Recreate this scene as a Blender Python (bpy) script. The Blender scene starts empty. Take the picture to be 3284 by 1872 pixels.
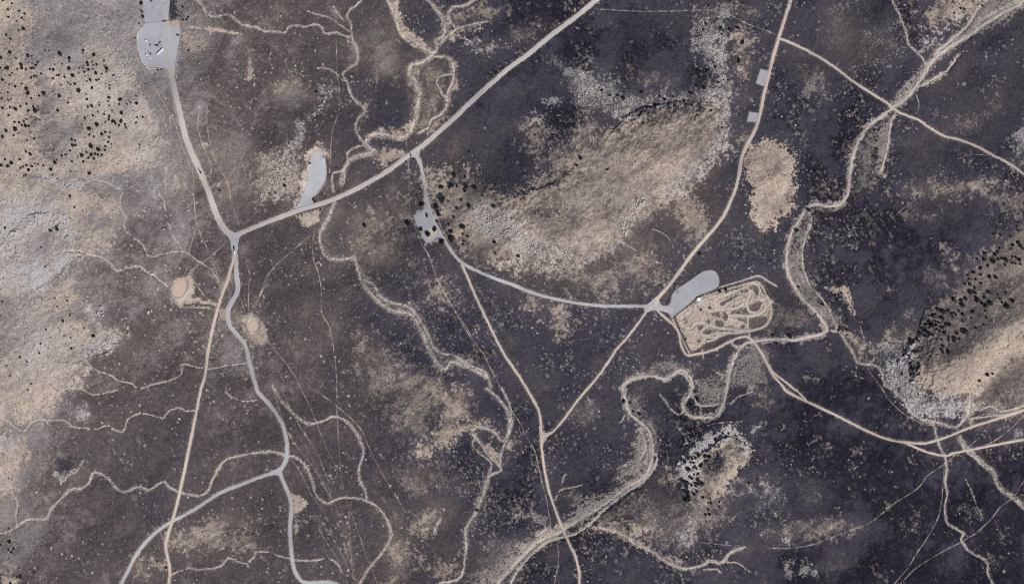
import bpy, bmesh, math, random
import numpy as np
from mathutils import Vector, Matrix
from mathutils.geometry import delaunay_2d_cdt

random.seed(11)
RNG = np.random.default_rng(7)
SC = bpy.context.scene
COL = SC.collection

# ---------------------------------------------------------------- camera
MPP = 0.5                      # metres per survey unit
HC = 3000.0                    # flying height of the aerial camera, metres
W, H = 3284.0, 1872.0          # survey extent in units
cam_d = bpy.data.cameras.new('aerial_camera')
cam_d.sensor_width = 36.0
cam_d.lens = 36.0 * HC / (W * MPP)
cam_d.clip_start = 10.0
cam_d.clip_end = 60000.0
cam = bpy.data.objects.new('aerial_camera', cam_d)
cam.location = (0, 0, HC)
COL.objects.link(cam)
SC.camera = cam

# ---------------------------------------------------------------- sky, sun, exposure
SUN_EL, SUN_AZ = math.radians(50), math.radians(138)      # azimuth clockwise from north (+Y)
world = bpy.data.worlds.new('World')
SC.world = world
world.use_nodes = True
wn = world.node_tree.nodes
bg = wn['Background']
sky = wn.new('ShaderNodeTexSky')
sky.sky_type = 'NISHITA'
sky.sun_disc = False
sky.sun_elevation = SUN_EL
sky.sun_rotation = SUN_AZ
bg.inputs['Strength'].default_value = 0.088
world.node_tree.links.new(sky.outputs['Color'], bg.inputs['Color'])
sun_d = bpy.data.lights.new('sun', 'SUN')
sun_d.energy = 3.85
sun_d.angle = math.radians(0.5)
sun_d.color = (1.0, 0.955, 0.9)
sun = bpy.data.objects.new('sun', sun_d)
to_sun = Vector((math.sin(SUN_AZ) * math.cos(SUN_EL), math.cos(SUN_AZ) * math.cos(SUN_EL), math.sin(SUN_EL)))
sun.rotation_euler = to_sun.to_track_quat('Z', 'Y').to_euler()
sun.location = (0, 0, 400)
COL.objects.link(sun)
SC.view_settings.view_transform = 'Standard'
SC.view_settings.look = 'None'
SC.view_settings.exposure = 0.0
SC.view_settings.gamma = 1.0
SC.render.film_transparent = False
SC.cycles.filter_width = 0.95        # crisp aerial lens

# ---------------------------------------------------------------- survey coordinates
def conv(ox, oy, s, pts):
    return [(ox + p[0] / s, oy + p[1] / s) + tuple(p[2:]) for p in pts]
def T(c, r, pts):               # map sheet (column, row)
    return conv(821 * c, 624 * r, 2.3337, pts)
def OV(pts):                    # overview sheet
    return [(p[0] * 1.28583, p[1] * 1.28583) + tuple(p[2:]) for p in pts]
def LOT1(pts): return conv(420, 0, 5.8227, pts)
def MX(pts): return conv(2100, 850, 4.8525, pts)
def LOT2(pts): return conv(930, 460, 6.331, pts)
def CAMP(pts): return conv(1310, 600, 7.28, pts)
def POND(pts): return conv(520, 850, 5.3917, pts)
def MESA(pts): return conv(1400, 560, 4.8525, pts)
def SEW(pts): return conv(2880, 950, 5.2005, pts)
def KNOB(pts): return conv(2150, 1350, 5.8233, pts)

def smooth_line(pts, step=4.0, jit=0.0):
    P = np.array([p[:2] for p in pts], float)
    out = []
    n = len(P)
    for i in range(n - 1):
        p0 = P[max(i - 1, 0)]; p1 = P[i]; p2 = P[i + 1]; p3 = P[min(i + 2, n - 1)]
        L = np.hypot(*(p2 - p1))
        k = max(2, int(L / step))
        t = np.linspace(0, 1, k, endpoint=False)[:, None]
        out.append(0.5 * ((2 * p1) + (-p0 + p2) * t + (2 * p0 - 5 * p1 + 4 * p2 - p3) * t * t
                          + (-p0 + 3 * p1 - 3 * p2 + p3) * t ** 3))
    out.append(P[-1:])
    Q = np.vstack(out)
    if jit and len(Q) > 6:
        J = RNG.normal(0, 1, Q.shape)
        ker = np.array([.15, .35, .35, .15])
        for c in range(2):
            J[:, c] = np.convolve(J[:, c], ker, 'same')
        J[0] = 0; J[-1] = 0
        Q = Q + J * jit
    return Q

def sstep(a, b, x):
    t = np.clip((x - a) / (b - a), 0, 1)
    return t * t * (3 - 2 * t)
# ================================================================ MAP DATA
# ---- graded roads: (name, label, material, half width in units, line)
ROADS = [
 ('gravel_road', 'grey gravel road running from the large parking area down to the three way junction', 'grey', 8.6,
  T(0, 0, [(1218, -70), (1228, 30), (1241, 160), (1254, 280), (1268, 400), (1277, 480), (1283, 560), (1305, 660), (1330, 770), (1350, 860), (1372, 960), (1402, 1060), (1447, 1170), (1490, 1265), (1522, 1340), (1560, 1435), (1582, 1500), (1608, 1575), (1642, 1655), (1690, 1725), (1745, 1765)])),
 ('gravel_road', 'grey gravel road climbing diagonally from the junction to the top edge of the view', 'grey', 6.8,
  T(0, 1, [(1745, 318), (1800, 288), (1916, 240)]) + T(1, 1, [(120, 190), (260, 140), (330, 115), (420, 88), (520, 58), (680, -8)]) + T(1, 0, [(800, 1388), (950, 1303), (1060, 1225), (1150, 1160), (1260, 1080), (1380, 975), (1500, 868), (1620, 752), (1740, 642), (1860, 538)]) + T(2, 0, [(0, 493), (130, 400), (250, 300), (380, 200), (500, 110), (620, 10), (760, -100)])),
 ('gravel_road', 'winding grey road leading south from the junction past both muddy ponds to the bottom edge', 'pave', 5.4,
  T(0, 1, [(1740, 300), (1753, 400), (1766, 500), (1770, 600), (1780, 680), (1770, 740), (1735, 800), (1710, 860), (1706, 920), (1722, 980), (1762, 1035), (1815, 1092), (1845, 1160), (1862, 1240), (1887, 1340), (1916, 1430)]) + T(1, 2, [(12, 18), (66, 75), (130, 150), (190, 250), (222, 350), (233, 440), (225, 520), (202, 570), (184, 610), (192, 660), (222, 730), (250, 800), (263, 880), (259, 960), (255, 1060), (259, 1160), (270, 1260), (285, 1340), (312, 1400), (355, 1438), (420, 1445), (520, 1440), (600, 1456), (700, 1500)])),
 ('gravel_road', 'grey road branching west at the lower junction and curving off the bottom left edge', 'pave', 5.0,
  T(1, 2, [(205, 560), (175, 598), (100, 630), (0, 666)]) + T(0, 2, [(1800, 712), (1680, 758), (1600, 800), (1500, 868), (1400, 928), (1290, 985), (1210, 1035), (1140, 1092), (1080, 1155), (1030, 1222), (990, 1290), (950, 1370), (905, 1456), (870, 1540)])),
 ('dirt_road', 'straight tan dirt road dropping south from the ponds to the bottom left', 'tan', 4.2,
  T(0, 1, [(1752, 455), (1741, 505), (1724, 560), (1702, 640), (1665, 740), (1635, 830), (1607, 930), (1582, 1050), (1561, 1150), (1546, 1270), (1530, 1370), (1505, 1450)]) + T(0, 2, [(1481, 110), (1457, 230), (1434, 350), (1406, 480), (1385, 590), (1360, 700), (1336, 810), (1310, 910), (1285, 1000), (1256, 1090), (1241, 1160), (1250, 1240), (1268, 1320), (1268, 1400), (1258, 1480)])),
 ('gravel_road', 'grey road from the diagonal road past the tree shaded lot to the fenced dirt track', 'pave', 4.2,
  T(1, 0, [(1175, 1140), (1222, 1195), (1245, 1290), (1259, 1370), (1266, 1440)]) + T(1, 1, [(1274, 20), (1287, 70), (1312, 145), (1342, 215), (1384, 295), (1430, 370), (1470, 432), (1530, 500), (1605, 547), (1700, 590), (1800, 632), (1916, 672)]) + T(2, 1, [(120, 722), (250, 762), (400, 795), (550, 820), (700, 832), (850, 834), (1000, 833), (1090, 842), (1190, 868)])),
 ('dirt_road', 'tan dirt road running south from the top edge past two grey pads to the fenced track', 'tan', 4.8,
  T(3, 0, [(185, -50), (170, 0), (130, 125), (85, 270), (50, 390), (20, 500), (2, 580)]) + T(2, 0, [(1892, 680), (1872, 770), (1852, 870), (1820, 970), (1762, 1080), (1722, 1170), (1706, 1260), (1690, 1350), (1662, 1440)]) + T(2, 1, [(1648, 15), (1600, 130), (1540, 222), (1470, 302), (1400, 382), (1320, 482), (1250, 580), (1180, 672), (1122, 740), (1085, 785), (1072, 838)])),
 ('dirt_road', 'narrow pale dirt road crossing the dry wash on its way to the right edge', 'tan', 3.3,
  T(3, 0, [(80, 288), (150, 313), (270, 368), (400, 440), (520, 520), (640, 612), (760, 690), (880, 765), (940, 812), (1000, 850), (1120, 895), (1200, 950), (1310, 1015), (1430, 1045), (1560, 1095), (1680, 1160), (1760, 1200), (1850, 1255), (1930, 1318), (2000, 1370)])),
 ('dirt_road', 'narrow tan dirt road running south from the shaded lot through the fork to the bottom edge', 'tan', 3.4,
  T(1, 1, [(1540, 520), (1570, 590), (1610, 680), (1652, 780), (1700, 880), (1750, 985), (1800, 1088), (1850, 1180), (1916, 1282)]) + T(2, 1, [(60, 1368), (110, 1450)]) + T(2, 2, [(160, 80), (200, 160), (215, 240), (220, 320), (220, 420), (235, 540), (255, 660), (285, 790), (320, 890), (350, 970), (375, 1035), (400, 1090), (430, 1160), (465, 1225), (490, 1300), (505, 1380), (504, 1490)])),
 ('dirt_road', 'thin tan dirt road joining the fenced track to the fork in the burned flat', 'tan', 3.1,
  T(2, 1, [(1050, 842), (1018, 858), (980, 910), (930, 980), (860, 1070), (780, 1160), (720, 1250), (650, 1350), (572, 1445)]) + T(2, 2, [(500, 70), (440, 150), (390, 220), (340, 280), (290, 325), (235, 345), (218, 400)])),
 ('dirt_road', 'pale dirt road heading southeast from the fenced track to the right edge', 'tan', 3.4,
  MX([(1470, 1130), (1530, 1180), (1580, 1250), (1640, 1340), (1700, 1440)]) + T(3, 1, [(15, 1310), (45, 1360), (110, 1430)]) + T(3, 2, [(130, 6), (200, 48), (300, 95), (420, 150), (560, 220), (700, 290), (820, 345), (930, 380), (1020, 393), (1120, 402), (1200, 398), (1290, 370), (1400, 330), (1500, 290), (1650, 240), (1780, 200), (1916, 155), (1990, 130)])),
 ('dirt_road', 'lower branch of the pale dirt roads at the right edge dipping through a gully', 'tan', 3.0,
  T(3, 2, [(990, 388), (1100, 432), (1200, 470), (1320, 495), (1400, 475), (1500, 455), (1650, 425), (1780, 400), (1916, 375), (1990, 360)])),
 ('dirt_road', 'tan service road looping round the west and south sides of the fenced track', 'tan', 3.2,
  MX([(20, 690), (130, 790), (250, 890), (330, 980), (375, 1070), (395, 1180), (420, 1270), (475, 1380), (530, 1402), (620, 1390), (760, 1360), (900, 1320), (1000, 1280), (1100, 1222), (1200, 1172), (1300, 1130), (1400, 1110), (1475, 1130)])),
 ('dirt_road', 'short second strand of dirt road braiding beside the pale road southeast of the track', 'tan', 2.4,
  T(3, 1, [(5, 1270), (30, 1320), (110, 1385), (200, 1455)]) + T(3, 2, [(215, 10), (290, 85)])),
]
# ---- thin foot and bike trails, worn into the ground
TRAILS = [
 T(0, 0, [(600, 0), (720, 90), (830, 180), (920, 300), (1040, 450), (1100, 560), (1160, 660), (1230, 780), (1280, 870), (1330, 980), (1370, 1120), (1410, 1220), (1445, 1300), (1450, 1456), (1465, 1640), (1500, 1750), (1560, 1880), (1620, 2040), (1650, 2180)]),
 T(0, 0, [(1270, 880), (1275, 1050), (1250, 1220), (1235, 1456)]),
 T(0, 0, [(700, 0), (760, 20), (860, 60), (980, 110), (1080, 175)]), T(0, 0, [(840, 520), (930, 485), (1010, 445)]),
 T(0, 0, [(1170, 760), (1220, 850), (1240, 950), (1265, 1000)]),
 T(0, 0, [(1490, 850), (1480, 950), (1530, 1120), (1575, 1220), (1580, 1290)]), T(0, 0, [(1550, 800), (1550, 950), (1590, 1130), (1640, 1260), (1700, 1360), (1730, 1500), (1790, 1680)]),
 T(1, 0, [(600, 290), (605, 450), (605, 560), (625, 680), (620, 830), (575, 970), (560, 1100), (550, 1300)]),
 T(1, 0, [(1130, 1000), (1125, 1080), (1135, 1180), (1145, 1300), (1145, 1456)]),
 T(1, 1, [(1150, 0), (1155, 150), (1200, 260), (1240, 370), (1290, 450), (1330, 560), (1380, 680), (1450, 810), (1520, 930), (1600, 1060), (1700, 1190), (1760, 1310), (1830, 1440)]) + T(2, 2, [(0, 160), (60, 250), (120, 370), (170, 460), (195, 560), (230, 720), (260, 830), (280, 950), (300, 1070), (340, 1150), (345, 1300), (315, 1470)]),
 T(2, 0, [(620, 70), (800, 80), (1000, 88), (1300, 80), (1480, 80), (1620, 110), (1740, 170), (1860, 215), (1976, 260)]),
 T(1, 1, [(440, 260), (425, 380), (430, 480), (470, 600), (490, 720), (490, 880), (540, 970), (565, 1060), (585, 1180), (600, 1320), (605, 1456)]) + T(1, 2, [(605, 150), (615, 330), (625, 480), (640, 680), (670, 790), (690, 870), (700, 1000), (715, 1200), (720, 1330), (740, 1456)]),
 T(1, 1, [(400, 310), (260, 430), (100, 580), (40, 720), (0, 830)]),
 T(1, 1, [(0, 920), (90, 1100), (200, 1230), (300, 1370), (340, 1456)]) + T(1, 2, [(400, 120), (460, 270), (520, 420), (590, 560), (640, 650)]),
 T(1, 2, [(440, 0), (560, 90), (680, 190), (780, 290), (840, 420), (900, 550), (980, 690), (1060, 820), (1120, 920)]),
 T(1, 2, [(130, 0), (220, 280), (330, 460), (420, 570), (520, 740), (600, 880), (660, 1010), (700, 1130), (715, 1340), (730, 1400)]),
 T(1, 2, [(250, 500), (340, 630), (400, 760), (460, 850), (530, 960), (570, 1070), (600, 1160), (660, 1270), (700, 1370), (730, 1420)]),
 T(1, 2, [(200, 20), (290, 210), (370, 340), (440, 450), (500, 580), (550, 700)]), T(1, 2, [(470, 1050), (540, 1160), (600, 1250), (650, 1370), (690, 1456)]),
 T(1, 2, [(700, 900), (740, 1000), (790, 1140), (830, 1260), (870, 1350), (910, 1456)]),
 T(3, 2, [(1916, 680), (1840, 800), (1740, 880), (1660, 980), (1560, 1070), (1480, 1120), (1440, 1145), (1330, 1200), (1210, 1270), (1090, 1350), (980, 1470)]),
 T(3, 2, [(1320, 540), (1310, 700), (1300, 830), (1280, 940), (1230, 1040), (1180, 1130), (1110, 1230), (1050, 1330), (930, 1470)]),
 T(3, 2, [(1400, 490), (1320, 560), (1200, 640), (1120, 740), (950, 850), (850, 930), (740, 1010), (600, 1060), (450, 1120), (330, 1160), (200, 1185), (0, 1190)]),
 T(3, 1, [(690, 980), (720, 1090), (735, 1210), (750, 1300), (800, 1380), (860, 1456)]) + T(3, 2, [(900, 70), (1000, 170), (1100, 230), (1180, 265), (1300, 260), (1390, 280), (1480, 260), (1600, 190), (1750, 195)]),
 T(0, 1, [(1700, 345), (1580, 460), (1480, 530), (1430, 580)]), T(0, 1, [(1480, 220), (1440, 340), (1400, 470)]),
 T(3, 2, [(1916, 190), (1820, 290), (1700, 380), (1600, 430)]), T(3, 2, [(1660, 260), (1590, 350), (1500, 430)]),
 T(2, 2, [(700, 1000), (900, 980)]), T(2, 2, [(1260, 1105), (1350, 1130), (1500, 1155), (1700, 1170)]), T(2, 2, [(1460, 270), (1560, 250), (1720, 240)]),
 T(3, 1, [(960, 150), (1010, 105), (1060, 60)]),
 POND([(1940, 50), (1870, 130), (1790, 320), (1700, 520), (1560, 740), (1530, 820)]), POND([(1470, 0), (1520, 200), (1490, 420), (1500, 780)]),
 POND([(1340, 520), (1400, 700), (1430, 800)]), POND([(540, 240), (650, 420), (760, 560), (860, 620), (980, 690)]), POND([(300, 715), (500, 735), (800, 750), (950, 780)]),
 POND([(900, 0), (960, 190), (1010, 320), (1020, 500)]), POND([(1700, 1130), (1790, 1260), (1900, 1400), (1960, 1500)]), POND([(1370, 1140), (1500, 1300), (1560, 1440)]),
 LOT1([(110, 1100), (200, 1220), (300, 1400), (340, 1470)]), LOT1([(900, 430), (1100, 380), (1240, 260), (1270, 150)]),
 CAMP([(560, 520), (640, 660), (720, 830), (790, 1000), (930, 1230), (1000, 1330)]),
 T(1, 1, [(1380, 680), (1480, 850), (1580, 1000), (1640, 1110)]),
 T(2, 1, [(650, 260), (700, 310), (800, 345), (880, 390), (930, 420)]), T(2, 1, [(1050, 260), (1130, 290), (1180, 340), (1210, 400)]), T(2, 1, [(1000, 600), (1060, 660), (1110, 700)]),
 T(3, 0, [(1100, 690), (1130, 780), (1110, 850)]), T(3, 0, [(1420, 1190), (1520, 1160), (1640, 1160)]),
]
# ---- gullies and small dry washes: (half width, line)
GULLIES = [
 (3.2, T(0, 0, [(1470, 0), (1520, 50), (1555, 110), (1610, 132), (1700, 112), (1760, 142), (1816, 192), (1916, 207)]) + T(1, 0, [(70, 240), (150, 240), (220, 250), (250, 207), (300, 195), (360, 207), (440, 190), (490, 207), (510, 250), (550, 255), (600, 248), (660, 265), (705, 285)])),
 (3.0, T(1, 0, [(800, 0), (750, 50), (700, 82), (685, 130), (715, 190), (720, 280), (750, 350), (765, 430), (750, 480), (690, 520), (650, 560), (690, 620), (700, 680), (740, 750), (800, 800), (825, 830), (800, 860), (750, 920), (750, 980), (780, 1040), (800, 1085), (730, 1110), (690, 1150), (690, 1200), (650, 1280), (580, 1302), (570, 1360), (582, 1440)])),
 (2.2, T(1, 0, [(380, 90), (450, 110), (560, 140), (640, 200), (700, 240)])), (2.2, T(1, 0, [(580, 50), (620, 110), (660, 160)])), (2.4, T(1, 0, [(470, 510), (540, 520), (600, 555), (660, 610)])),
 (6.0, T(1, 0, [(980, -20), (1030, 80), (1060, 170), (1090, 250), (1150, 310), (1220, 350), (1300, 400), (1340, 402)])),
 (6.0, T(1, 0, [(1340, 402), (1290, 450), (1240, 480), (1170, 500), (1150, 560), (1180, 600), (1210, 660), (1230, 710), (1220, 790), (1200, 880), (1170, 970), (1130, 1022), (1060, 1040), (980, 1020), (900, 1015), (850, 1030), (830, 1080), (850, 1120), (890, 1140), (820, 1162), (750, 1180), (700, 1222), (660, 1300), (640, 1380)])),
 (4.2, T(1, 0, [(1290, 0), (1360, 90), (1400, 150), (1420, 220), (1400, 280), (1350, 310), (1360, 360), (1340, 402)])), (3.4, T(1, 0, [(1640, 0), (1560, 50), (1480, 60), (1440, 110), (1460, 180), (1500, 222), (1430, 280), (1380, 335)])), (2.6, T(1, 0, [(1740, 165), (1600, 190), (1500, 225)])),
 (3.6, T(1, 0, [(1340, 430), (1440, 440), (1480, 490), (1480, 600), (1430, 720), (1430, 800), (1390, 860), (1320, 900), (1290, 960), (1220, 1000)])), (3.0, T(1, 0, [(1480, 560), (1400, 570), (1360, 610), (1390, 700), (1430, 740)])),
 (4.6, T(1, 1, [(590, 60), (560, 150), (510, 240), (480, 310), (490, 390), (530, 460), (590, 490), (660, 490), (740, 480), (770, 560), (790, 640), (830, 710), (880, 770), (950, 830), (1040, 880), (1150, 900), (1200, 960), (1250, 1050), (1290, 1150), (1340, 1240), (1400, 1310), (1440, 1300), (1470, 1260), (1550, 1280), (1650, 1330), (1730, 1370)])),
 (3.4, T(1, 1, [(800, 640), (880, 680), (940, 770), (1040, 820), (1160, 850), (1220, 930), (1280, 1030), (1320, 1120), (1390, 1190), (1490, 1210), (1600, 1280), (1720, 1340), (1760, 1440)])),
 (3.8, T(1, 2, [(1730, 0), (1800, 60), (1860, 130), (1900, 230), (1890, 330), (1850, 390), (1800, 340), (1720, 290), (1650, 290), (1620, 320), (1650, 370), (1700, 430), (1750, 500), (1810, 560), (1830, 612), (1750, 655), (1730, 720), (1690, 830), (1650, 920), (1600, 1000), (1570, 1080), (1580, 1170), (1570, 1270), (1550, 1380), (1500, 1430), (1380, 1456)])),
 (3.0, T(1, 2, [(1840, 0), (1900, 120), (1916, 250), (1890, 350), (1840, 480), (1830, 600)])), (2.6, T(1, 2, [(1640, 370), (1625, 430), (1700, 500), (1760, 560), (1740, 650)])),
 (3.6, T(1, 2, [(130, -20), (200, 100), (280, 180), (350, 240), (430, 262), (510, 240), (570, 210), (640, 222), (690, 250), (740, 310), (780, 390), (810, 470), (790, 540), (770, 620), (780, 690), (820, 760), (832, 815)])),
 (3.4, T(0, 2, [(-30, 1090), (60, 1070), (140, 1020), (220, 975), (340, 975), (370, 930), (400, 880), (470, 810), (530, 750), (610, 745), (670, 700), (700, 630), (740, 630), (820, 680), (870, 740), (930, 770), (1000, 740), (1060, 735), (1120, 755), (1180, 720), (1230, 695), (1280, 740), (1350, 775), (1430, 790), (1500, 800), (1560, 760), (1590, 690), (1640, 590), (1700, 530), (1800, 500), (1916, 480)]) + T(1, 2, [(100, 468), (200, 490), (290, 510), (350, 550), (400, 620), (430, 710), (450, 790), (500, 840), (540, 858), (600, 830), (680, 815), (800, 825), (860, 850), (930, 910), (990, 1000), (1010, 1090), (980, 1170), (930, 1250), (850, 1340), (770, 1470)])),
 (2.6, T(0, 2, [(-20, 225), (60, 240), (130, 300), (190, 315), (230, 260), (290, 235), (400, 235), (500, 240), (540, 280), (620, 290), (720, 300), (800, 275), (870, 310), (920, 320), (940, 270), (970, 215), (1060, 180), (1150, 200), (1220, 215), (1270, 165), (1340, 140), (1400, 165), (1460, 160)])),
 (2.4, T(0, 2, [(0, 760), (50, 745), (100, 790), (135, 860), (120, 950), (135, 1015)])),
 (3.0, T(0, 1, [(480, 425), (600, 430), (680, 455), (760, 475), (820, 520), (880, 575), (950, 550), (1040, 540), (1100, 580), (1180, 630), (1250, 690)])), (2.2, T(0, 1, [(470, 230), (520, 290), (560, 350), (560, 420)])),
 (2.4, T(0, 0, [(700, 1350), (800, 1370), (850, 1400), (910, 1430)]) + T(0, 1, [(910, 20), (900, 100), (940, 170), (935, 250), (980, 310), (1060, 370), (1100, 450), (1160, 465), (1270, 435), (1390, 435), (1480, 500), (1580, 560), (1640, 660)])),
 (2.2, T(0, 1, [(1190, 0), (1230, 60), (1250, 180), (1290, 300), (1360, 410)])),
 (2.6, T(0, 1, [(640, 1240), (710, 1310), (820, 1350), (900, 1400), (980, 1410), (1020, 1450)])), (2.6, T(0, 1, [(1860, 1265), (1700, 1280), (1560, 1310), (1460, 1290), (1370, 1275), (1360, 1350), (1280, 1390), (1200, 1410), (1060, 1450)])), (2.4, T(0, 2, [(480, 0), (600, 0), (680, 40), (720, 45), (800, 25), (880, 10)])),
 (2.4, T(0, 2, [(1690, 20), (1740, 60), (1820, 90), (1916, 85)])),
 (2.8, T(0, 2, [(1280, 1390), (1400, 1340), (1500, 1350), (1650, 1325), (1710, 1265), (1780, 1290), (1850, 1300), (1916, 1240)]) + T(1, 2, [(0, 1220), (100, 1220), (180, 1250), (320, 1280), (450, 1280), (540, 1265), (610, 1310), (640, 1370)])),
 (3.2, T(3, 2, [(1330, 510), (1340, 600), (1330, 700), (1345, 780), (1330, 880), (1345, 1000), (1440, 1060), (1470, 1080), (1450, 1130), (1500, 1200), (1560, 1240), (1640, 1290), (1650, 1380), (1690, 1470)])),
 (6.0, T(3, 2, [(1440, 370), (1480, 440), (1540, 490), (1610, 560), (1690, 630), (1720, 700), (1770, 770), (1850, 820), (1930, 890)])),
 (3.6, T(2, 2, [(580, 1030), (640, 1040), (760, 1060), (860, 1100), (940, 1160), (1060, 1220), (1120, 1270), (1270, 1340), (1400, 1330), (1480, 1280), (1560, 1300), (1650, 1220), (1740, 1185)])), (2.4, T(2, 2, [(1560, 1290), (1680, 1300), (1750, 1340)])), (2.2, T(2, 2, [(1440, 1350), (1530, 1345), (1560, 1370)])),
 (3.2, T(3, 1, [(540, 1030), (600, 1130), (640, 1190), (680, 1260), (800, 1285), (850, 1320), (870, 1390), (920, 1456)]) + T(3, 2, [(1020, 80), (1060, 150), (1150, 230), (1240, 270), (1260, 350), (1300, 460), (1330, 500)])),
 (4.0, T(3, 2, [(1520, 90), (1500, 190), (1440, 270), (1400, 290), (1300, 262), (1150, 230)])), (3.0, T(3, 2, [(1520, 110), (1600, 150), (1680, 130), (1750, 170), (1916, 130)])), (3.0, T(3, 2, [(1480, 230), (1560, 220), (1700, 200), (1850, 190)])),
 (3.0, T(3, 0, [(930, 0), (1000, 150), (1040, 250), (1060, 340), (1130, 410), (1180, 480)])), (2.0, T(3, 2, [(1480, 680), (1520, 750), (1560, 860), (1600, 950)])),
 (2.6, T(2, 2, [(1110, 40), (1150, 90), (1190, 150), (1250, 190), (1290, 170)])), (2.4, T(2, 2, [(850, 180), (830, 230), (810, 245)])), (2.4, T(2, 2, [(1640, 110), (1700, 60), (1800, 20)])),
 (2.6, T(2, 2, [(330, 830), (360, 760), (440, 740), (520, 720)])), (2.4, T(2, 2, [(370, 720), (390, 660), (400, 640)])),
 (3.0, MX([(1180, 1180), (1220, 1250), (1290, 1290), (1300, 1310)])), (2.4, MX([(735, 1320), (750, 1400), (760, 1456)])), (2.4, MX([(970, 1310), (985, 1400)])),
]
# ---- the big sandy wash: centre lines (half width, line)
WASH = [
 (6.6, T(3, 0, [(1960, -40), (1880, 40), (1760, 100), (1620, 190), (1480, 285), (1370, 350), (1250, 440), (1180, 540), (1110, 650), (1030, 745), (945, 800), (860, 870), (770, 935), (700, 1030), (655, 1120), (628, 1230), (612, 1330), (600, 1450)]) + T(3, 1, [(588, 20), (540, 75), (450, 90), (350, 75), (298, 105), (240, 190), (180, 290), (150, 400), (138, 500), (150, 590), (200, 690), (260, 780), (330, 850), (385, 915), (430, 970), (440, 1020), (380, 1050), (290, 1070), (200, 1090), (100, 1085), (0, 1085)]) + T(2, 1, [(1800, 1102), (1740, 1122), (1690, 1180), (1650, 1260), (1622, 1380), (1610, 1450)]) + T(2, 2, [(1592, 80), (1565, 150), (1530, 200), (1440, 212), (1340, 205), (1290, 160), (1283, 110), (1320, 60), (1350, 0)]) + T(2, 1, [(1350, 1400), (1310, 1340), (1260, 1315), (1200, 1352), (1150, 1382), (1050, 1362), (950, 1370), (880, 1390), (830, 1440)]) + T(2, 2, [(840, 20), (852, 90), (882, 180), (950, 240), (1010, 290), (1045, 370), (1055, 470), (1040, 560), (1010, 630), (960, 682), (900, 712), (820, 765), (740, 830), (640, 895), (540, 955), (440, 1015), (350, 1072), (250, 1112), (170, 1160), (90, 1240), (20, 1310), (-60, 1400), (-130, 1480)])),
 (2.4, T(3, 1, [(300, 130), (330, 190), (280, 330), (260, 450), (270, 560), (320, 690), (420, 800), (500, 950), (515, 1020), (440, 1010)])),
 (4.0, T(2, 2, [(1060, 480), (1090, 500), (1060, 600), (980, 690), (850, 780), (720, 880), (600, 990), (480, 1080), (300, 1130), (160, 1230), (40, 1370), (-20, 1470)])),
 (4.0, T(2, 2, [(960, 300), (990, 360), (1000, 450), (960, 520)])), (4.0, T(3, 0, [(1640, 0), (1560, 90), (1480, 210), (1350, 320), (1250, 410)])),
 (3.6, T(3, 0, [(1420, 420), (1330, 540), (1220, 610), (1120, 660)])), (3.4, T(3, 0, [(950, 870), (920, 930), (900, 1080), (870, 1210), (845, 1300)])),
 (3.0, T(2, 1, [(1220, 1330), (1290, 1350), (1340, 1430)]) + T(2, 2, [(1370, 70), (1400, 120), (1480, 125), (1560, 110)])),
]
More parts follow.
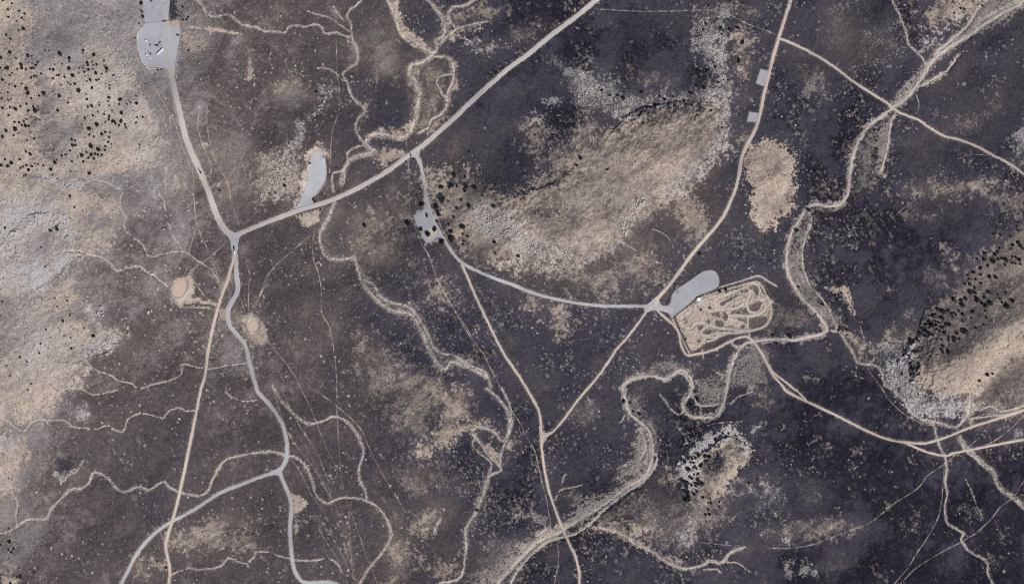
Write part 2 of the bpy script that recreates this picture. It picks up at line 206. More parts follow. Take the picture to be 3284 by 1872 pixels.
# ---- ground cover patches: (kind, strength, edge softness, edge roughness, polygon)
PATCH = [
 ('tan', .82, 14, 9, OV([(-40, -40), (75, -40), (85, 40), (75, 90), (70, 150), (90, 165), (170, 150), (240, 118), (290, 125), (330, 190), (345, 240), (400, 320), (420, 400), (330, 430), (200, 450), (-40, 450)])),
 ('pale', .55, 40, 20, OV([(150, 160), (300, 150), (350, 260), (400, 360), (380, 410), (250, 330), (180, 250)])),
 ('tan', .78, 16, 12, T(0, 1, [(-90, -170), (500, -150), (830, -110), (900, 100), (850, 300), (820, 440), (700, 440), (620, 470), (560, 520), (560, 640), (600, 760), (640, 860), (590, 930), (700, 990), (930, 1030), (890, 1130), (650, 1210), (620, 1330), (640, 1420), (460, 1470), (470, 1540), (380, 1620), (280, 1690), (100, 1700), (-90, 1680)])),
 ('pale', .95, 30, 20, T(0, 1, [(-90, 0), (400, 20), (560, 280), (520, 460), (460, 620), (300, 760), (-90, 700)])),
 ('pale', .8, 40, 25, T(0, 1, [(100, 760), (400, 900), (560, 1180), (500, 1330), (150, 1280), (60, 1000)])),
 ('tan', .7, 20, 12, T(0, 2, [(-90, 300), (140, 330), (230, 420), (150, 640), (120, 780), (-90, 760)])),
 ('pale', .75, 6, 8, T(0, 2, [(510, 150), (640, 110), (690, 200), (620, 250), (540, 200)])), ('pale', .65, 5, 6, T(0, 2, [(410, 610), (480, 640), (560, 600), (620, 530), (640, 540), (570, 640), (460, 690), (410, 650)])),
 ('pale', .8, 8, 8, T(0, 2, [(-30, 390), (60, 360), (130, 320), (140, 340), (90, 400), (40, 460), (-30, 420)])),
 ('tan', .35, 20, 14, T(0, 2, [(-40, 800), (110, 800), (130, 1000), (-40, 1060)])), ('pale', .35, 20, 12, T(0, 2, [(-40, 1060), (150, 1040), (330, 1000), (260, 1220), (160, 1330), (-40, 1380)])),
 ('pale', .85, 10, 8, T(0, 1, [(600, 1130), (760, 1060), (920, 1040), (900, 1100), (820, 1160), (720, 1200), (610, 1210)])), ('pale', .5, 14, 10, T(0, 1, [(660, 820), (760, 850), (800, 960), (700, 980), (620, 900)])),
 ('blue', .8, 14, 12, T(0, 1, [(40, 80), (200, 90), (300, 130), (160, 220), (80, 230)])), ('blue', .8, 14, 12, T(0, 1, [(150, 520), (300, 560), (330, 680), (250, 750), (180, 660)])), ('blue', .7, 10, 8, T(0, 1, [(450, 470), (520, 450), (510, 520), (450, 580)])), ('blue', .7, 10, 8, T(0, 1, [(460, 210), (540, 290), (530, 350), (480, 300)])),
 ('blue', .55, 12, 8, T(0, 0, [(640, 1340), (740, 1310), (850, 1330), (900, 1400), (820, 1360), (700, 1360)])), ('pale', .8, 10, 8, T(0, 0, [(1010, 1160), (1060, 1140), (1090, 1220), (1010, 1200)])),
 ('burn', .9, 22, 12, T(0, 0, [(250, 960), (330, 870), (560, 930), (680, 1010), (560, 1030), (480, 1110), (330, 1170), (250, 1080)])),
 ('burn', .8, 14, 10, T(0, 0, [(270, 560), (340, 580), (400, 660), (430, 760), (330, 860), (300, 820), (380, 730), (300, 650)])), ('burn', .6, 14, 8, T(0, 0, [(540, 400), (740, 420), (700, 520), (560, 540)])), ('burn', .7, 12, 8, T(0, 0, [(820, 720), (900, 680), (1000, 700), (960, 740), (850, 760)])),
 ('burn', .8, 12, 10, T(0, 0, [(560, 1350), (780, 1380), (880, 1420), (860, 1470), (600, 1470)])),
 ('burn', .8, 10, 8, T(0, 1, [(-60, 760), (70, 760), (80, 850), (40, 940), (-60, 900)])), ('pale', 1.0, 8, 8, T(0, 1, [(60, 300), (110, 220), (200, 150), (300, 110), (400, 120), (470, 180), (530, 270), (560, 360), (540, 470), (480, 560), (400, 640), (300, 720), (230, 760), (210, 700), (300, 620), (400, 540), (480, 450), (500, 370), (470, 280), (410, 200), (320, 170), (220, 200), (130, 270), (80, 330)])), ('burn', .35, 14, 10, T(0, 1, [(140, 300), (240, 225), (350, 205), (430, 270), (470, 360), (430, 460), (330, 560), (230, 640), (140, 620), (90, 480)])), ('burn', .6, 10, 8, T(0, 1, [(250, 760), (330, 700), (460, 600), (540, 470), (580, 520), (500, 640), (360, 740)])), ('burn', .5, 14, 10, T(0, 1, [(-40, 460), (140, 480), (300, 520), (440, 440), (460, 480), (330, 560), (180, 540), (-40, 560)])), ('burn', .4, 16, 12, T(0, 1, [(60, 880), (330, 960), (420, 1080), (260, 1060), (80, 1000)])), ('pale', .9, 8, 8, T(0, 1, [(400, 380), (440, 390), (460, 450), (400, 470), (350, 430)])), ('pale', .9, 10, 8, T(0, 0, [(300, 1300), (600, 1350), (640, 1400), (420, 1420)])), ('burn', .7, 20, 10, T(0, 1, [(630, 180), (760, 150), (860, 190), (800, 260), (680, 250)])),
 ('burn', .6, 16, 10, T(0, 1, [(330, 660), (480, 560), (520, 600), (420, 680)])), ('burn', .8, 8, 8, T(0, 1, [(110, 240), (200, 160), (270, 120), (370, 130), (240, 170), (160, 240)])),
 ('tan', .5, 12, 10, T(0, 0, [(1380, 200), (1560, 260), (1550, 360), (1470, 400), (1400, 330)])), ('tan', .9, 4, 4, T(0, 0, [(1370, 195), (1450, 195), (1640, 215), (1810, 255), (1800, 262), (1600, 235), (1450, 215), (1370, 210)])), ('tan', .6, 6, 6, T(0, 0, [(1860, 430), (1885, 430), (1885, 590), (1862, 600)])),
 ('tan', .4, 20, 14, T(0, 0, [(1020, 680), (1100, 720), (1130, 1000), (980, 1010), (900, 800)])), ('tan', .45, 20, 14, T(0, 0, [(1230, 1190), (1330, 1220), (1370, 1400), (1300, 1456), (1250, 1330)])),
 ('tan', .35, 24, 14, T(0, 0, [(1480, 1100), (1900, 1050), (1960, 1500), (1640, 1500)])), ('tan', .5, 16, 10, T(1, 0, [(130, 640), (330, 620), (420, 720), (300, 780), (180, 740)])),
 ('tan', .6, 16, 12, T(1, 0, [(0, 1160), (260, 1120), (340, 1220), (330, 1440), (0, 1500)])), ('pale', .7, 10, 10, T(1, 0, [(300, 900), (340, 940), (330, 1100), (290, 1260), (240, 1240), (270, 1050)])), ('tan', .8, 8, 8, T(1, 0, [(420, 1130), (470, 1060), (530, 1120), (540, 1160), (440, 1150), (390, 1210), (370, 1350), (300, 1460), (330, 1330), (370, 1200)])),
 ('tan', .8, 6, 6, T(1, 0, [(800, 1010), (950, 965), (1110, 960), (1150, 900), (1165, 960), (1120, 1010), (900, 1000), (830, 1040)])), ('tan', .6, 8, 7, T(1, 0, [(900, 1120), (1040, 1100), (1140, 1140), (960, 1230), (880, 1180)])), ('tan', .4, 16, 12, T(1, 0, [(1240, 480), (1420, 480), (1450, 600), (1360, 800), (1280, 960), (1180, 990), (1230, 760), (1240, 620)])),
 ('tan', .85, 6, 6, T(1, 0, [(1000, 20), (1060, 0), (1110, 200), (1240, 300), (1330, 380), (1200, 350), (1080, 260), (1030, 120)])), ('tan', .7, 8, 8, T(1, 0, [(1360, 280), (1480, 240), (1640, 190), (1720, 160), (1600, 220), (1420, 310)])), ('tan', .5, 14, 12, T(1, 0, [(1450, 110), (1700, 60), (1840, 90), (1700, 150), (1500, 190)])),
 ('pale', .85, 10, 10, T(1, 0, [(1580, 330), (1800, 330), (1840, 370), (1740, 430), (1640, 390)])), ('tan', .35, 20, 14, T(1, 0, [(860, 300), (1000, 320), (1030, 560), (900, 560)])),
 ('tan', .45, 22, 16, T(1, 1, [(740, 180), (980, 120), (1000, 280), (820, 330), (700, 320)])), ('tan', .5, 18, 14, T(1, 1, [(1020, 20), (1180, 20), (1180, 180), (1100, 200), (1030, 140)])), ('tan', .45, 20, 16, T(1, 1, [(1260, 640), (1400, 660), (1440, 800), (1330, 790)])), ('tan', .3, 30, 16, T(1, 1, [(700, 330), (1100, 300), (1150, 480), (900, 560), (760, 470)])),
 ('tan', .45, 30, 18, T(1, 1, [(800, 1050), (940, 1100), (1020, 1240), (1300, 1360), (1500, 1500), (1200, 1600), (860, 1500), (780, 1200)])),
 # central mesa
 ('tan', .68, 18, 16, OV([(1065, 450), (1170, 428), (1200, 470), (1300, 482), (1340, 440), (1420, 430), (1430, 385), (1500, 330), (1560, 300), (1640, 280), (1740, 258), (1800, 250), (1812, 330), (1795, 380), (1745, 430), (1715, 480), (1655, 520), (1615, 560), (1560, 600), (1530, 640), (1480, 665), (1400, 685), (1330, 685), (1260, 665), (1170, 640), (1125, 600), (1100, 565), (1085, 510)])),
 ('pale', .7, 24, 16, MESA([(480, 420), (900, 440), (1150, 560), (1230, 700), (1350, 900), (1600, 1080), (2100, 1100), (2300, 1000), (2300, 1200), (1700, 1300), (1300, 1250), (1000, 1050), (700, 900), (540, 640)])),
 ('pale', .62, 14, 10, T(2, 0, [(1540, 300), (1590, 300), (1600, 560), (1640, 700), (1635, 1100), (1560, 1150), (1480, 1240), (1390, 1330), (1220, 1456), (1120, 1456), (1300, 1300), (1440, 1180), (1540, 1050), (1550, 700)])),
 ('pale', .52, 14, 12, T(2, 0, [(290, 430), (420, 480), (560, 560), (700, 650), (880, 740), (1300, 690), (1560, 640), (1560, 760), (1390, 770), (1390, 830), (1480, 860), (1380, 960), (1300, 1010), (1390, 860), (1360, 780), (1100, 790), (960, 830), (860, 900), (720, 880), (640, 830), (540, 860), (490, 760), (400, 620)])),
 ('burn', .5, 18, 12, T(2, 0, [(1090, 1090), (1200, 1060), (1400, 980), (1540, 960), (1500, 1060), (1300, 1110), (1180, 1150)])), ('burn', .5, 22, 12, T(2, 0, [(960, 830), (1240, 790), (1380, 830), (1240, 880), (1120, 920), (980, 880)])), ('burn', .45, 20, 12, T(2, 0, [(700, 1330), (880, 1300), (860, 1380), (740, 1430)])), ('burn', .7, 14, 10, MESA([(1430, 570), (1640, 560), (1800, 480), (1900, 470), (1860, 560), (1690, 680), (1600, 650), (1480, 640)])), ('burn', .5, 20, 12, MESA([(1750, 700), (1850, 650), (1880, 860), (1800, 880)])),
 ('burn', .55, 18, 10, T(2, 1, [(390, 170), (450, 130), (500, 200), (450, 240)])), ('burn', .55, 18, 10, T(2, 1, [(700, 70), (860, 60), (840, 160), (740, 190), (660, 170)])), ('burn', .7, 18, 12, T(2, 1, [(880, 240), (1000, 200), (1240, 300), (1260, 500), (1200, 560), (1130, 400), (940, 350)])), ('burn', .6, 12, 8, MESA([(560, 1090), (820, 1090), (800, 1160), (640, 1300), (480, 1280)])),
 ('burn', .85, 5, 5, CAMP([(720, 800), (760, 760), (880, 820), (910, 900), (860, 980), (780, 1000)])), ('burn', .7, 6, 5, CAMP([(840, 1040), (950, 1030), (970, 1120), (900, 1180), (850, 1120)])), ('burn', .55, 14, 12, MESA([(560, 100), (760, 180), (720, 300), (560, 380), (480, 310)])),
 ('tan', .42, 26, 18, T(2, 1, [(300, 560), (700, 480), (1000, 380), (1100, 560), (1120, 660), (1000, 700), (820, 640), (700, 760), (600, 740), (420, 730), (330, 660)])), ('tan', .7, 14, 10, T(2, 1, [(400, 680), (440, 680), (440, 770), (400, 780)])), ('tan', .6, 14, 10, T(2, 1, [(130, 750), (220, 760), (180, 840), (100, 850)])), ('tan', .6, 18, 10, T(2, 1, [(300, 820), (400, 830), (390, 1010), (340, 1080), (310, 960)])), ('tan', .6, 14, 12, T(2, 1, [(860, 430), (1060, 480), (1120, 640), (1060, 640), (960, 530)])),
 ('tan', .55, 18, 14, T(2, 1, [(1180, 20), (1290, 0), (1380, 60), (1500, 150), (1480, 260), (1380, 340), (1290, 290), (1240, 180)])), ('tan', .6, 10, 10, T(2, 1, [(860, 700), (910, 690), (920, 750), (880, 740)])),
 ('tan', .45, 20, 14, T(2, 0, [(60, 940), (200, 920), (250, 1000), (220, 1100), (130, 1120), (80, 1040)])), ('pale', .6, 8, 8, T(2, 0, [(250, 750), (360, 740), (440, 770), (330, 780)])), ('tan', .4, 22, 16, T(2, 0, [(200, 1180), (420, 1100), (500, 940), (640, 900), (700, 1050), (560, 1300), (330, 1340)])), ('pale', .5, 10, 8, T(2, 0, [(140, 890), (200, 890), (200, 915), (140, 920)])), ('pale', .35, 10, 8, T(2, 0, [(560, 420), (600, 440), (690, 560), (660, 550)])), ('tan', .25, 20, 14, T(2, 0, [(980, 560), (1240, 560), (1240, 640), (1000, 640)])),
 ('tan', .86, 6, 9, T(2, 0, [(1920, 1010), (1800, 1120), (1740, 1240), (1770, 1390), (1810, 1456), (1770, 1530), (1790, 1640), (1850, 1720), (1916, 1720)]) + T(3, 1, [(80, 180), (200, 120), (220, 0)]) + T(3, 0, [(190, 1300), (190, 1160), (150, 1090), (60, 1060)])),
 ('pale', .7, 14, 12, T(2, 0, [(1360, 180), (1460, 90), (1640, 0), (1680, 0), (1600, 150), (1590, 320), (1540, 420), (1480, 450), (1390, 380), (1340, 300)])), ('tan', .7, 12, 10, T(2, 0, [(1640, 240), (1720, 230), (1800, 300), (1770, 430), (1790, 560), (1730, 600), (1690, 560), (1690, 420)])), ('tan', .5, 14, 10, T(2, 0, [(1720, 80), (1800, 70), (1790, 110), (1720, 120)])),
 ('tan', .35, 20, 14, T(2, 0, [(1650, 1060), (1720, 960), (1800, 960), (1740, 1080)])), ('tan', .3, 20, 14, T(2, 0, [(0, 220), (240, 150), (300, 180), (150, 290), (0, 330)])),
 # east
 ('tan', .7, 12, 10, T(3, 0, [(1140, 80), (1300, 0), (1560, 0), (1560, 80), (1450, 130), (1300, 200), (1180, 200)])), ('pale', .8, 10, 8, T(3, 0, [(1200, 320), (1400, 120), (1440, 140), (1280, 280), (1240, 370), (1150, 380)])), ('tan', .2, 30, 14, T(3, 0, [(430, 80), (900, 150), (1000, 400), (640, 520), (440, 330)])), ('tan', .9, 6, 6, T(3, 0, [(1220, 600), (1290, 540), (1330, 560), (1260, 610), (1190, 630)])),
 ('tan', .4, 20, 14, T(3, 0, [(220, 480), (400, 560), (420, 700), (270, 640)])), ('pale', .7, 16, 12, T(3, 0, [(1860, 1000), (1960, 940), (1960, 1280), (1850, 1240), (1880, 1100)])), ('tan', .35, 16, 10, T(3, 0, [(1400, 900), (1520, 880), (1540, 940), (1440, 970)])), ('tan', .3, 14, 10, T(3, 0, [(1680, 780), (1760, 720), (1740, 820), (1620, 860)])),
 ('tan', .5, 14, 12, T(3, 0, [(1040, 1400), (1300, 1360), (1700, 1350), (1760, 1400), (1500, 1450), (1200, 1456)])), ('tan', .4, 14, 12, T(3, 1, [(1600, 0), (1916, 0), (1916, 200), (1780, 100)])), ('tan', .4, 8, 8, T(3, 1, [(1020, 150), (1240, 150), (1230, 180), (1040, 190)])), ('tan', .45, 8, 8, T(3, 1, [(1250, 350), (1320, 370), (1410, 460), (1400, 480), (1300, 400)])), ('tan', .6, 6, 6, T(3, 1, [(1300, 430), (1340, 440), (1450, 600), (1420, 600)])),
 ('tan', .3, 14, 12, T(3, 1, [(1170, 570), (1320, 550), (1330, 690), (1180, 680)])), ('tan', .35, 12, 10, T(3, 1, [(1000, 890), (1080, 880), (1090, 930), (1010, 930)])),
 ('tan', .85, 5, 5, T(3, 1, [(440, 690), (600, 700), (640, 830), (650, 900), (620, 930), (600, 800), (560, 730), (450, 720)])),
 ('tan', .5, 16, 12, T(3, 1, [(880, 1010), (1080, 990), (1130, 1050), (1060, 1110), (900, 1070)])), ('pale', .45, 16, 12, T(3, 1, [(780, 1130), (1040, 1120), (1040, 1180), (900, 1220), (760, 1210)])), ('tan', .75, 8, 8, T(3, 1, [(570, 1030), (650, 1030), (720, 1110), (740, 1220), (830, 1240), (860, 1300), (740, 1260), (660, 1200), (600, 1110)])),
 ('tan', .95, 10, 10, T(3, 1, [(1090, 1240), (1300, 1210), (1600, 1080), (1930, 900), (1960, 1230), (1750, 1340), (1600, 1500), (1300, 1540), (1110, 1440)])), ('tan', .5, 12, 12, T(3, 1, [(1530, 490), (1620, 460), (1760, 350), (1860, 230), (2000, 180), (2000, 1680), (1740, 1700), (1400, 1580), (1200, 1500), (1080, 1420), (1060, 1260), (1110, 1110), (1140, 1000), (1230, 850), (1400, 740), (1480, 600)])),
 ('burn', .26, 20, 12, T(3, 1, [(1150, 1000), (1400, 760), (1600, 520), (1940, 280), (1940, 850), (1600, 1020), (1350, 1170), (1120, 1210)])), ('burn', .4, 24, 14, T(3, 1, [(1130, 1200), (1350, 1180), (1600, 1040), (1916, 880), (1916, 940), (1600, 1110), (1400, 1220), (1200, 1280)])), ('burn', .5, 16, 12, T(3, 1, [(1620, 1456), (1760, 1330), (1916, 1230), (1960, 1470), (1700, 1500)])), ('burn', .9, 10, 8, T(3, 2, [(1740, 60), (1790, 40), (1850, 100), (1780, 140)])), ('burn', .6, 10, 8, T(3, 2, [(1580, 100), (1660, 100), (1640, 140)])),
 ('pale', .85, 10, 10, T(3, 1, [(860, 1250), (1000, 1190), (1060, 1140), (1080, 1280), (1110, 1430), (1300, 1540), (1600, 1560), (1500, 1660), (1200, 1660), (1050, 1580), (960, 1490), (900, 1400)])), ('blue', .4, 14, 10, T(3, 2, [(1290, 80), (1380, 60), (1390, 110), (1310, 130)])), ('blue', .4, 14, 10, T(3, 1, [(900, 1220), (960, 1230), (1000, 1330), (920, 1300)])),
 ('tan', .35, 8, 6, T(3, 2, [(1560, 230), (1720, 250), (1640, 320), (1560, 300)])), ('sand', .5, 8, 8, T(3, 2, [(1480, 180), (1540, 120), (1560, 200), (1500, 260)])), ('tan', .5, 10, 8, T(3, 2, [(1720, 270), (1790, 250), (1820, 290), (1740, 300)])), ('pale', .5, 10, 8, T(3, 2, [(1830, 300), (1916, 300), (1916, 370), (1850, 360)])),
 # south east and the small knob
 ('tan', .28, 30, 16, T(3, 2, [(210, 700), (330, 700), (400, 860), (280, 870)])), ('tan', .38, 20, 14, T(3, 2, [(0, 1060), (250, 970), (560, 960), (740, 1030), (560, 1080), (300, 1130), (80, 1130)])), ('pale', .7, 8, 8, T(3, 2, [(60, 1060), (90, 1060), (140, 1130), (100, 1130)])), ('pale', .42, 6, 8, T(3, 2, [(250, 1350), (330, 1330), (350, 1370), (270, 1370)])), ('tan', .25, 16, 12, T(3, 2, [(360, 1340), (560, 1270), (640, 1300), (480, 1380)])), ('pale', .4, 6, 8, T(3, 2, [(90, 1390), (170, 1360), (160, 1400)])), ('pale', .3, 30, 16, T(3, 2, [(-60, 680), (120, 700), (130, 880), (-60, 900)])),
 ('tan', .66, 8, 10, KNOB([(150, 780), (480, 400), (760, 250), (980, 120), (1200, 110), (1340, 240), (1440, 430), (1460, 620), (1400, 790), (1230, 900), (1160, 1080), (1000, 1220), (1080, 1340), (700, 1500), (260, 1640), (200, 1300), (260, 1080), (150, 900)])), ('pale', 1.0, 6, 8, KNOB([(150, 780), (480, 400), (760, 250), (980, 120), (1200, 110), (1340, 240), (1440, 430), (1440, 560), (1340, 460), (1240, 300), (1000, 330), (760, 480), (560, 620), (600, 1000), (520, 1300), (300, 1440), (240, 1240), (260, 1080)])), ('burn', .9, 10, 8, KNOB([(780, 600), (860, 580), (980, 640), (1010, 740), (960, 900), (860, 1000), (700, 990), (640, 910), (720, 790)])),
 ('pale', .65, 10, 10, KNOB([(1490, 60), (1590, 80), (1600, 200), (1560, 330), (1500, 260)])), ('pale', .8, 6, 6, KNOB([(30, 70), (130, 80), (280, 230), (290, 400), (230, 480), (240, 300), (120, 160)])), ('tan', .5, 14, 12, KNOB([(1280, 1100), (1500, 1120), (1750, 1080), (1900, 1230), (1600, 1260), (1360, 1240)])), ('tan', .7, 10, 8, KNOB([(-90, 900), (0, 940), (150, 1050), (120, 1130), (0, 1030), (-100, 980)])),
 ('tan', .35, 30, 18, T(2, 2, [(830, 800), (1230, 760), (1600, 780), (1640, 860), (1500, 1060), (1300, 1180), (1100, 1180), (800, 1020), (680, 990)])), ('tan', .6, 12, 10, T(2, 2, [(600, 1040), (760, 1010), (900, 1060), (1080, 1040), (920, 1110), (1000, 1180), (880, 1110)])), ('pale', .5, 12, 12, T(2, 2, [(1240, 1090), (1330, 980), (1360, 1040), (1330, 1150), (1250, 1160)])), ('tan', .4, 20, 14, T(2, 2, [(1820, 30), (1916, 30), (1916, 120), (1840, 110)])), ('pale', .5, 10, 10, T(2, 2, [(1640, 760), (1916, 740), (1916, 800), (1740, 780)])), ('tan', .35, 16, 12, T(2, 2, [(460, 150), (560, 90), (640, 130), (560, 260), (470, 250)])), ('tan', .45, 8, 8, T(2, 2, [(370, 780), (500, 770), (540, 830), (470, 880), (400, 860)])), ('tan', .7, 10, 8, T(2, 2, [(-30, 380), (30, 370), (40, 440), (0, 470), (-30, 460)])), ('tan', .5, 8, 8, T(2, 2, [(1070, 680), (1130, 680), (1220, 750), (1180, 750)])), ('tan', .4, 14, 12, T(2, 2, [(1080, 790), (1150, 790), (1160, 840), (1090, 830)])), ('pale', .4, 8, 8, T(2, 2, [(0, 960), (160, 930), (280, 970), (260, 1030), (140, 960)])), ('tan', .5, 8, 8, T(2, 2, [(1140, 1250), (1260, 1290), (1300, 1320), (1200, 1300)])),
 # south centre
 ('tan', .66, 16, 12, T(1, 2, [(1400, 60), (1480, -30), (1600, 0), (1590, 150), (1540, 290), (1480, 370), (1320, 430), (1240, 520), (1160, 510), (1150, 450), (1300, 380), (1380, 220)])), ('tan', .4, 26, 16, T(1, 2, [(1100, -60), (1300, -40), (1400, 60), (1300, 380), (1100, 380), (960, 200)])), ('tan', .35, 24, 16, T(1, 2, [(1100, 600), (1400, 580), (1480, 700), (1280, 800), (1100, 760)])), ('tan', .5, 18, 14, T(1, 2, [(1200, 950), (1330, 900), (1400, 840), (1370, 980), (1270, 1060), (1180, 1030)])), ('pale', .8, 5, 5, T(1, 2, [(1350, 990), (1370, 970), (1370, 1030), (1330, 1080)])), ('tan', .55, 18, 14, T(1, 2, [(1010, 1100), (1130, 1150), (1150, 1300), (1100, 1470), (960, 1470), (1020, 1330), (960, 1240)])), ('tan', .5, 14, 12, T(1, 2, [(1270, 1340), (1450, 1300), (1500, 1380), (1330, 1400)])), ('tan', .35, 18, 14, T(1, 2, [(940, 830), (1040, 820), (1080, 1000), (1000, 960)])),
 ('tan', .7, 18, 14, T(1, 2, [(1600, 260), (1700, 250), (1800, 290), (1830, 330), (1720, 280), (1620, 310)])), ('tan', .7, 8, 8, T(1, 2, [(1700, 420), (1800, 440), (1830, 530), (1800, 540), (1730, 460)])), ('tan', .6, 10, 8, T(1, 2, [(1720, 680), (1740, 700), (1640, 940), (1560, 1060), (1560, 1000), (1640, 860)])),
 ('tan', .6, 18, 14, T(0, 2, [(1240, 1110), (1400, 1070), (1560, 980), (1690, 970), (1700, 1070), (1916, 1080), (1916, 1200), (1600, 1200), (1440, 1180), (1250, 1180)])), ('tan', .4, 12, 10, T(0, 2, [(1010, 1280), (1080, 1260), (1100, 1400), (1000, 1420)])), ('tan', .5, 8, 8, T(0, 2, [(1120, 1260), (1240, 1320), (1200, 1330), (1110, 1280)])), ('tan', .3, 20, 14, T(0, 2, [(1780, 980), (1916, 1000), (1916, 1060), (1780, 1050)])),
 ('sand', .9, 4, 4, T(1, 2, [(262, 775), (340, 800), (385, 850), (340, 890), (285, 930), (270, 850)])), ('sand', .6, 5, 5, T(1, 2, [(290, 940), (305, 940), (305, 1130), (292, 1130)])), ('sand', .9, 4, 4, T(1, 1, [(300, 160), (480, 105), (465, 200), (400, 240), (350, 230)])), ('sand', .9, 6, 4, LOT2([(420, 120), (520, 60), (680, 110), (720, 200), (560, 150), (430, 240), (370, 350), (350, 560), (340, 700), (300, 900), (200, 1120), (60, 1340), (0, 1400), (170, 1090), (210, 800), (280, 640), (340, 300)])), ('sand', .6, 6, 5, T(0, 0, [(1230, 520), (1262, 520), (1310, 720), (1370, 930), (1420, 1080), (1500, 1240), (1560, 1400), (1530, 1400), (1440, 1200), (1340, 900), (1270, 640)])),
 ('sand', .7, 6, 6, CAMP([(70, 640), (350, 500), (330, 330), (360, 0), (420, 0), (520, 560), (640, 860), (860, 1200), (1000, 1450), (880, 1380), (760, 1200), (700, 1240), (500, 1320), (400, 1310), (300, 1130), (100, 700)])), ('sand', .9, 3, 3, LOT1([(690, 430), (880, 370), (890, 500), (770, 490)])),
 ('sand', .85, 5, 5, POND([(150, 400), (200, 250), (420, 200), (500, 80), (540, 180), (560, 420), (520, 560), (640, 600), (900, 660), (980, 720), (860, 700), (600, 650), (400, 690), (300, 710), (180, 640), (140, 520)])), ('pale', .9, 5, 4, POND([(420, 260), (530, 200), (540, 520), (420, 600), (360, 680), (200, 660), (260, 580), (400, 480)])), ('sand', .7, 6, 6, POND([(1390, 880), (1540, 830), (1680, 900), (1760, 1080), (1830, 1280), (1720, 1390), (1580, 1340), (1400, 1140)])), ('pale', .7, 4, 4, POND([(1410, 960), (1550, 860), (1670, 950), (1680, 1100), (1560, 1180), (1430, 1110)])), ('sand', .6, 6, 6, POND([(990, 800), (1130, 760), (1120, 960), (1010, 900)])), ('sand', .55, 8, 6, POND([(1010, 280), (1180, 180), (1190, 100), (1210, 240), (1120, 380), (1040, 420)])), ('sand', .4, 8, 8, POND([(1240, 760), (1400, 860), (1390, 1060), (1230, 960)])),
 ('sand', .95, 8, 5, T(0, 2, [(20, 1470), (30, 1420), (80, 1405), (130, 1430), (140, 1470)])),
 ('tan', .62, 7, 7, T(1, 0, [(1120, 500), (1200, 478), (1262, 640), (1245, 800), (1195, 970), (1125, 1005), (1160, 860), (1180, 700), (1120, 580)])), ('tan', .6, 7, 7, T(1, 0, [(1420, 420), (1500, 470), (1505, 640), (1455, 760), (1420, 890), (1290, 980), (1390, 840), (1435, 700), (1465, 560), (1430, 480)])), ('tan', .6, 7, 7, T(1, 0, [(1340, 40), (1440, 110), (1450, 260), (1370, 280), (1395, 150)])), ('tan', .5, 7, 7, T(1, 0, [(700, 300), (760, 330), (785, 440), (700, 520), (730, 440), (730, 380)])), ('tan', .5, 7, 7, T(1, 0, [(820, 780), (845, 830), (820, 900), (770, 980), (790, 900)])),
 ('deep', .75, 5, 6, LOT1([(702, -60), (840, -60), (870, 200), (880, 365), (740, 350), (705, 200)])),
 # thoroughly burned black patches
 ('deep', .9, 26, 14, T(1, 1, [(800, 880), (1000, 980), (1180, 1100), (1340, 1270), (1500, 1420), (1300, 1390), (1100, 1250), (950, 1100), (800, 960)])), ('deep', .9, 8, 6, T(3, 0, [(1240, 330), (1460, 140), (1530, 100), (1340, 290), (1220, 370)])), ('deep', .8, 20, 12, T(1, 0, [(1480, 260), (1916, 110), (1916, 310), (1560, 330)])), ('deep', .8, 10, 8, T(3, 0, [(1600, 380), (1620, 230), (1800, 200), (1800, 400)])), ('deep', .9, 8, 6, T(3, 1, [(460, 760), (560, 780), (610, 860), (600, 940), (560, 900), (520, 820)])), ('deep', .7, 10, 8, T(3, 0, [(910, 730), (960, 620), (1100, 500), (1170, 490), (1060, 590), (960, 700)])), ('deep', .7, 14, 10, T(1, 1, [(800, 760), (900, 780), (920, 860), (820, 860)])), ('deep', .7, 14, 10, T(1, 2, [(1500, 350), (1600, 310), (1620, 480), (1600, 600), (1530, 560)])), ('deep', .6, 10, 8, T(0, 2, [(420, 580), (520, 510), (590, 520), (500, 600), (430, 620)])), ('deep', .5, 14, 10, T(1, 2, [(800, 480), (840, 470), (870, 560), (820, 640)])), ('deep', .6, 16, 10, T(2, 2, [(370, 800), (340, 900), (480, 890), (500, 840)])), ('deep', .7, 20, 14, T(1, 2, [(1740, 700), (1916, 620), (1916, 1080), (1760, 1060)])), ('deep', .5, 20, 14, T(1, 2, [(1050, 140), (1250, 60), (1260, 260), (1080, 300)])), ('deep', .5, 20, 12, T(1, 0, [(840, 560), (1130, 560), (1140, 880), (1100, 950), (860, 940)])), ('deep', .6, 20, 12, T(1, 0, [(1120, 80), (1330, 120), (1370, 260), (1240, 280)])), ('deep', .5, 24, 14, T(2, 1, [(0, 880), (280, 860), (500, 900), (720, 1000), (640, 1240), (500, 1400), (200, 1300), (0, 1200)])),
 # wash deposits
